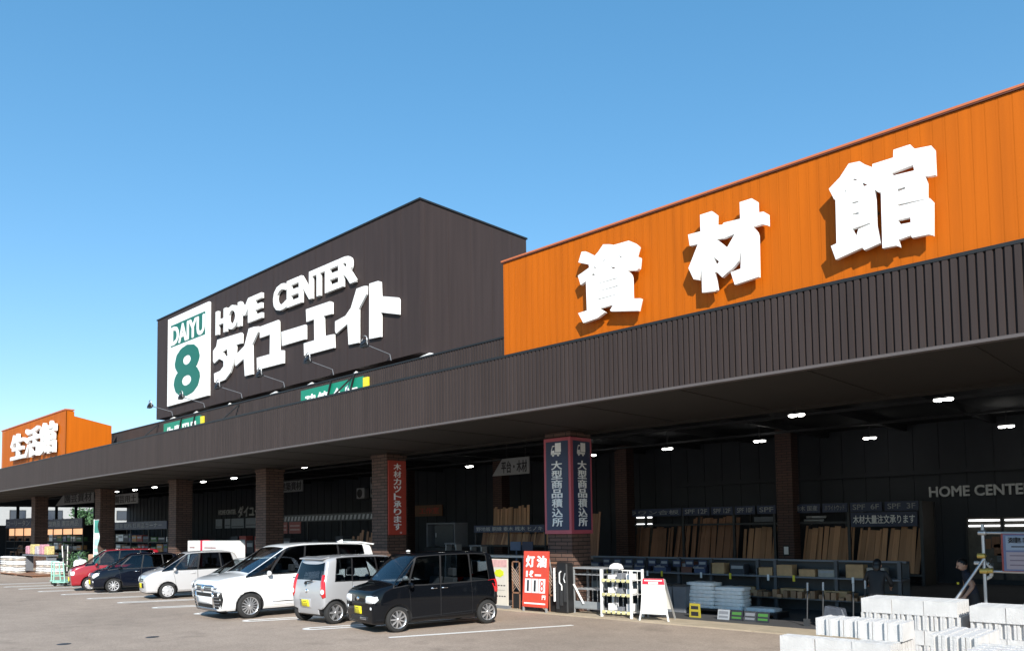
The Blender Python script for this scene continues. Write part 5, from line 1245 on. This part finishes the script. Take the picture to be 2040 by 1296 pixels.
# nobori banner
t = thing('banner', 'tall narrow teal and white banner on a pole behind the red car', 'banner', (-40.0, 13.3, 0))
MB().cyl((0, 0, 0), (0, 0, 2.95), .02).cyl((0, 0, 2.92), (.62, 0, 2.92), .012).build('pole', white, t)
q = MB(); nz = 14
for i in range(nz):
    z0, z1 = .85+2.05*i/nz, .85+2.05*(i+1)/nz; y0, y1 = .05*math.sin(i*.9), .05*math.sin((i+1)*.9)
    q.add([(.02, 0, z0), (.6, y0, z0), (.6, y1, z1), (.02, 0, z1)], [(0, 1, 2, 3)], 0 if i > 9 or i < 3 else (1 if i in (7, 6, 4) else 2), True)
q.build('cloth', [mat('cloth_teal', (.06, .30, .24), .7), mat('cloth_mint', (.40, .68, .58), .7), mat('cloth_white', (.66, .74, .70), .7)], t)
MB().lathe([(0, 0), (.22, 0), (.2, .08), (.05, .14), (0, .14)], (0, 0, 0), 'z', 16).build('base', white, t)
# mint trolleys
for i, (x, y, rz) in enumerate(((-39.6, 11.6, 20), (-38.3, 11.35, 28))):
    t = thing('mint_trolley', 'mint green flat trolley with tall push frame, %s one' % ('left' if i == 0 else 'right, next to the red car'), 'trolley', (x, y, 0), R(rz), 'mint trolleys beside the red car')
    for sx in (-.3, .3): MB().tube([(sx, 0, .18), (sx*.8, -.05, 1.05)], .028).build('frame_post', mint, t)
    MB().tube([(-.24, -.05, 1.05), (.24, -.05, 1.05)], .028).build('push_bar', white if i else mint, t)
    for z in (.45, .7): MB().tube([(-.28, -.02, z), (.28, -.02, z)], .018).build('cross_bar', mint, t)
    MB().box(-.35, -.05, .16, .35, 1.0, .2).build('deck', mint, t)
    for sx in (-.28, .28):
        for sy in (.05, .9): MB().cyl((sx-.02, sy, .08), (sx+.02, sy, .08), .08, n=14).build('wheel', rubber, t)
# shrub in pot, post box, white bucket near the trolleys
leafm = mat('leaf_green', (.05, .12, .045), .7, var=.4, vscale=14)
def leafy(name, label, x, y, z, r, h, n):
    t = thing(name, label, 'plant', (x, y, 0.0)); q = MB()
    for i in range(n):
        a = random.random()*6.283; rr2 = r*random.random()**.5; zz = z+random.random()*h; s_ = random.uniform(.05, .1)
        p = Vector((rr2*math.cos(a), rr2*math.sin(a), zz)); d = Vector((random.uniform(-1, 1), random.uniform(-1, 1), random.uniform(-.3, 1))).normalized(); e = d.orthogonal().normalized()*s_*.5
        q.add([p, p+d*s_+e, p+d*s_*2, p+d*s_-e], [(0, 1, 2, 3)])
    q.build('leaves', leafm, t); MB().cyl((0, 0, 0), (0, 0, z), r*.55, r*.7).build('pot', mat('pot_brown', (.16, .09, .06), .8), t)
    MB().cyl((0, 0, z), (0, 0, z+h*.6), .02).build('stem', wood2, t)
leafy('potted_shrub', 'leafy green potted shrub behind the mint trolleys', -43.8, 13.8, .4, .45, .9, 260)
leafy('potted_shrub', 'small green potted shrub under the canopy at the far left', -47.2, 15.2, .3, .35, .6, 160)
t = thing('wood_post_display', 'tan wooden post display behind the mint trolleys', 'display', (-42.6, 14.2, 0)); MB().box(-.3, -.2, 0, .3, .2, 1.25).build('post', mat('tan_post', (.50, .30, .2), .7, var=.2), t, bevel=.03); MB().box(-.5, -.35, 0, .5, .35, .06).build('base', wood2, t)
t = thing('white_drum', 'white drum beside the nose of the red car', 'drum', (-39.9, 12.7, 0)); MB().lathe([(0, 0), (.28, 0), (.3, .3), (.28, 1.0), (.2, 1.08), (0, 1.1)], (0, 0, 0), 'z', 20).build('shell', letterw, t); MB().cyl((0, 0, 1.1), (0, 0, 1.16), .07).build('cap', grey, t)
# bags at the far left
for i, (x, y, n) in enumerate(((-52.2, 13.0, 8), (-51.2, 13.1, 8), (-49.8, 13.9, 6), (-48.8, 14.0, 6), (-47.8, 14.1, 5), (-53.3, 13.0, 8))):
    bagstack(x, y, n, 'bag in the %s stack of sunlit bags at the far left' % seq[i], 'white bags at the far left', 0, .12, .1, 1+i % 2)
for i, x in enumerate((-52.3, -49.0)):
    t = thing('pallet', 'low pallet under the far left bags, %s one' % ('outer' if i == 0 else 'inner'), 'pallet', (x, 13.5, 0)); MB().box(-1.5, -.8, .08, 1.5, .8, .13).build('deck', wood2, t)
    for xx in (-1.4, 0, 1.3): MB().box(xx, -.7, 0, xx+.12, .7, .08).build('bearer', wood2, t)
for i in range(5):
    o = MB().box(-.3, -.2, 0, .3, .2, .5+.1*(i % 2)).build('flower_box', [mat('flower_mix%s' % 'abc'[i % 3], [(.5, .25, .3), (.55, .45, .2), (.45, .4, .42)][i % 3], .8, var=.5, vscale=16)], loc=(-54+i*.9, 14.4, 1.1), bevel=.05); tag(o, 'box of mixed flowers above the far left bags, %s from the left' % seq[i], 'flower box')
t = thing('flower_table', 'low table carrying flower boxes at the far left', 'table', (-52.2, 14.4, 0)); MB().box(-2.3, -.3, 1.03, 2.3, .3, 1.1).build('top', grey, t)
for xx in (-2.2, 2.1): MB().box(xx, -.25, 0, xx+.08, .25, 1.03).build('leg', grey, t)
t = thing('wheelbarrow', 'black and white wheelbarrow leaning on the leftmost brick columns', 'wheelbarrow', (-50.6, 15.4, 0)); MB().prism([(-.4, .2), (.4, .2), (.55, 1.3), (-.55, 1.3)], -.1, .12).build('tray', black, t, bevel=.04); MB().cyl((-.06, 0, .18), (.06, 0, .18), .18, n=16).build('wheel', rubber, t)
for sx in (-.5, .5): MB().tube([(sx*.6, -.1, .15), (sx, -.14, 1.6)], .03).build('handle', white, t)
# ---- distance: the open end of the canopy
hw = mat('house_wall_white', (.40, .40, .39), .8, var=.05); hr = mat('house_roof_grey', (.12, .12, .13), .7); hg = mat('house_glass', (.05, .06, .08), .1, var=0)
for i, (x, y, wx, wy, h, lb) in enumerate(((-122, 31, 16, 34, 7.8, 'long pale two storey house beyond the canopy, nearest'), (-172, 58, 20, 16, 9, 'pale block of flats beyond the canopy, behind the nearest house'), (-158, 20, 12, 10, 5.5, 'low white shed beyond the far left end of the canopy'))):
    t = thing('distant_house', lb, 'house', (x, y, 0))
    MB().box(-wx/2, -wy/2, 0, wx/2, wy/2, h).build('wall', hw, t)
    MB().prism([(-wy/2-.5, h), (wy/2+.5, h), (0, h+2)], -wx/2-.4, wx/2+.4, 0, lambda a, d, b: (d, a, b)).build('roof', hr, t)
    for r_ in range(2 if h > 6 else 1):
        for k in range(round(wy/4)):
            yy = -wy/2+wy*(k+.5)/round(wy/4); zz = 1.2+r_*2.9
            f = MB().box(wx/2, yy-.9, zz, wx/2+.05, yy+.9, zz+1.3).build('window', dgrey, t); MB().box(wx/2+.05, yy-.8, zz+.1, wx/2+.07, yy+.8, zz+1.2).build('pane', hg, f)
        for k in range(3):
            xx = -wx/2+wx*(k+.5)/3; zz = 1.2+r_*2.9
            f = MB().box(xx-.9, -wy/2-.05, zz, xx+.9, -wy/2, zz+1.3).build('window', dgrey, t); MB().box(xx-.8, -wy/2-.07, zz+.1, xx+.8, -wy/2-.05, zz+1.2).build('pane', hg, f)
def tree(x, y, h, label):
    t = thing('tree', label, 'tree', (x, y, 0)); MB().cyl((0, 0, 0), (.1, 0, h*.45), .22, .12).cyl((.1, 0, h*.4), (.9, .3, h*.7), .1, .04).cyl((.1, 0, h*.4), (-.8, -.2, h*.72), .1, .04).build('trunk', wood2, t)
    q = MB()
    cl = [(Vector((random.uniform(-1, 1)*h*.28, random.uniform(-1, 1)*h*.28, h*random.uniform(.4, .95))), h*random.uniform(.1, .2)) for _ in range(14)]
    for i in range(1800):
        c, r_ = random.choice(cl); d = Vector((random.gauss(0, 1), random.gauss(0, 1), random.gauss(0, 1))).normalized()
        p = c+d*r_*random.uniform(.5, 1.1); a = Vector((random.gauss(0, 1), random.gauss(0, 1), random.gauss(0, 1))).normalized(); b = a.orthogonal().normalized(); s_ = random.uniform(.1, .24)
        q.add([p, p+a*s_+b*s_*.6, p+a*s_*2, p+a*s_-b*s_*.6], [(0, 1, 2, 3)])
    q.build('crown', leafm, t)
tree(-103, 34, 5.5, 'round green tree beyond the open end of the canopy'); tree(-106, 22, 4.6, 'smaller green tree beyond the far left end of the canopy')
# ---- people
def person(label, loc, rz, joints, bones, skinj, shirt, legs, hairlen, face, head, extra=None):
    t = thing('person', label, 'person', loc, R(rz))
    me = bpy.data.meshes.new('body'); names = list(joints)
    me.from_pydata([joints[n][:3] for n in names], [(names.index(a), names.index(b)) for a, b in bones], [])
    o = bpy.data.objects.new('body', me); C.objects.link(o)
    sk = o.modifiers.new('skin', 'SKIN'); sk.use_smooth_shade = True
    for i, n in enumerate(names):
        r_ = joints[n][3]; s_ = me.skin_vertices[0].data[i]; s_.radius = r_ if isinstance(r_, tuple) else (r_, r_); s_.use_root = n == 'pelvis'
    sb = o.modifiers.new('sub', 'SUBSURF'); sb.levels = sb.render_levels = 2
    bpy.context.view_layer.update()
    m2 = bpy.data.meshes.new_from_object(o.evaluated_get(bpy.context.evaluated_depsgraph_get())); o.modifiers.clear(); o.data = m2
    for m in (shirt, trous, skin): m2.materials.append(m)
    zc = joints['pelvis'][2]; ps = {n: Vector(joints[n][:3]) for n in names}
    for p in m2.polygons:
        p.use_smooth = True; c = p.center
        n = min(names, key=lambda k: (ps[k]-c).length)
        p.material_index = 2 if n in skinj else (1 if n in legs else 0)
    o.parent = t
    # head
    hp = Vector(head[0]); hy = R(head[1]); tilt = R(head[2])
    rot = Matrix.Rotation(hy, 4, 'Z') @ Matrix.Rotation(tilt, 4, 'Y')
    def put(mb_, nm, m):
        mb_.v = [tuple(hp+rot @ Vector(p)) for p in mb_.v]; return mb_.build(nm, m, t)
    def ellip(m, c, rx, ry, rz_, zmin=-1, xmax=9, mi=0):
        n, k = 18, 12; vs = []; fs = []
        for j in range(k+1):
            ph = math.pi*j/k
            for i in range(n):
                th = 2*math.pi*i/n; vs.append((c[0]+rx*math.sin(ph)*math.cos(th), c[1]+ry*math.sin(ph)*math.sin(th), c[2]+rz_*math.cos(ph)))
        for j in range(k):
            for i in range(n):
                f = (j*n+i, (j+1)*n+i, (j+1)*n+(i+1) % n, j*n+(i+1) % n)
                cz = sum(vs[q][2] for q in f)/4-c[2]; cx = sum(vs[q][0] for q in f)/4-c[0]
                if cz/rz_ > zmin+max(0, cx/rx)*1.1*(hairlen < 2): fs.append(f) if zmin > -1 else fs.append(f)
        m.add(vs, fs, mi, True)
    m = MB(); ellip(m, (0, 0, .0), .098, .078, .118); ellip(m, (.02, 0, -.05), .075, .062, .072)
    m.cyl((.09, 0, .015), (.118, 0, -.025), .008, .016, 8).cyl((-.01, .076, -.01), (-.01, .088, -.01), .028, .02, 10).cyl((-.01, -.076, -.01), (-.01, -.088, -.01), .028, .02, 10)
    m.box(.082, -.022, -.062, .094, .022, -.056, 1)
    for sy in (-.032, .032): m.box(.084, sy-.012, .008, .094, sy+.012, .016, 1)
    m.v = [tuple(hp+rot @ Vector(p)) for p in m.v]; m.build('head', [skin, hairm], t)
    m = MB(); ellip(m, (-.012, 0, .018), .104, .088, .118, -.15 if hairlen < 2 else -.9); put(m, 'hair', hairm)
    if hairlen >= 2: m = MB(); ellip(m, (-.06, 0, -.05), .06, .08, .10); put(m, 'hair', hairm)
    if extra: extra(t, put)
    return t
def hand(j, b, wrist, d, side, pre):
    """palm, four unequal fingers and a thumb growing out of the wrist"""
    d = Vector(d).normalized(); s = Vector(side).normalized(); w_ = Vector(wrist); n = d.cross(s)
    P = w_+d*.07; j[pre+'palm'] = (*P, (.022, .036)); b.append((pre+'wrist', pre+'palm'))
    for i, L in enumerate((.068, .078, .072, .055)):
        o_ = P+s*(.026-.0175*i)+d*.02; k1 = o_+d*L*.55+n*.012; k2 = k1+d*L*.4+n*.022
        for q, nm in ((o_, 'a'), (k1, 'b'), (k2, 'c')): j[pre+'f%d%s' % (i, nm)] = (*q, .0085 if nm != 'c' else .0075)
        b += [(pre+'palm', pre+'f%da' % i), (pre+'f%da' % i, pre+'f%db' % i), (pre+'f%db' % i, pre+'f%dc' % i)]
    q1 = w_+d*.03+s*.04; q2 = q1+d*.035+s*.014+n*.012
    j[pre+'ta'] = (*q1, .011); j[pre+'tb'] = (*q2, .009); b += [(pre+'wrist', pre+'ta'), (pre+'ta', pre+'tb')]
def figure(armL, armR, lean, hip, knee):
    """joints in metres, facing +x; lean shifts the upper body forward"""
    j = {'pelvis': (0, 0, hip, (.15, .115)), 'waist': (lean*.35, 0, hip+.18, (.135, .10)), 'chest': (lean*.8, 0, hip+.38, (.165, .115)), 'neck': (lean, 0, hip+.52, .06), 'neckt': (lean*1.1+.01, 0, hip+.60, .052)}
    b = [('pelvis', 'waist'), ('waist', 'chest'), ('chest', 'neck'), ('neck', 'neckt')]
    for sd, pre, arm in ((1, 'l', armL), (-1, 'r', armR)):
        j[pre+'sh'] = (lean*.9, sd*.17, hip+.46, .062); j[pre+'el'] = (*arm[0], .046); j[pre+'wrist'] = (*arm[1], .031)
        b += [('chest', pre+'sh'), (pre+'sh', pre+'el'), (pre+'el', pre+'wrist')]
        d = Vector(arm[1])-Vector(arm[0]); hand(j, b, arm[1], d, (0, 0, 1) if abs(d.normalized().z) < .7 else (1, 0, 0), pre)
        j[pre+'hip'] = (0, sd*.09, hip-.06, .095); j[pre+'knee'] = (knee, sd*.10, hip*.53, .066); j[pre+'ank'] = (-.03, sd*.10, .09, .045); j[pre+'toe'] = (.16, sd*.11, .04, .042)
        b += [('pelvis', pre+'hip'), (pre+'hip', pre+'knee'), (pre+'knee', pre+'ank'), (pre+'ank', pre+'toe')]
    return j, b
LEG = [p+n for p in 'lr' for n in ('hip', 'knee', 'ank', 'toe')]
def skins(j, bare): return [k for k in j if 'palm' in k or 'wrist' in k or (k[0] in 'lr' and len(k) > 2 and k[1] in 'ft' and k[1:3] in ('f0', 'f1', 'f2', 'f3', 'ta', 'tb')) or k == 'neckt'] + (['lel', 'rel'] if bare else [])
j, b = figure(((.10, .30, 1.0), (.26, .34, .80)), ((.10, -.30, 1.0), (.2, -.30, .78)), .16, .76, .14)
def logo(t, put): MB().box(.27, -.13, 1.02, .30, -.05, 1.06).build('shirt_badge', yellow, t)
person('man in a navy T-shirt looking down, standing behind the scaffold stand', (-4.27, 17.85, .0), 205, j, b, skins(j, True), shirtm, LEG, 1, True, ((.215, 0, 1.41), 10, 16), logo)
j, b = figure(((.16, .27, .98), (.36, .22, .92)), ((.16, -.27, .98), (.36, -.2, .9)), .12, .74, .12)
person('person with black hair and a black jacket seen from behind at the low goods shelf', (-5.95, 17.2, .025), 95, j, b, skins(j, False), jacketm, LEG, 2, False, ((.16, 0, 1.37), 0, 14))
# white hood hanging behind the man
t = thing('white_hood', 'white bent tube hanging on the scaffold behind the man\'s head', 'tube', (-3.98, 17.5, 1.27)); MB().tube([(-.2, 0, .2), (.02, 0, .2), (.1, 0, .1), (.08, 0, -.05), (.0, 0, -.1)], .035).build('tube', white, t); MB().cyl((.3, -.9, .32), (.06, -.02, .16), .008).build('cord', dgrey, t)
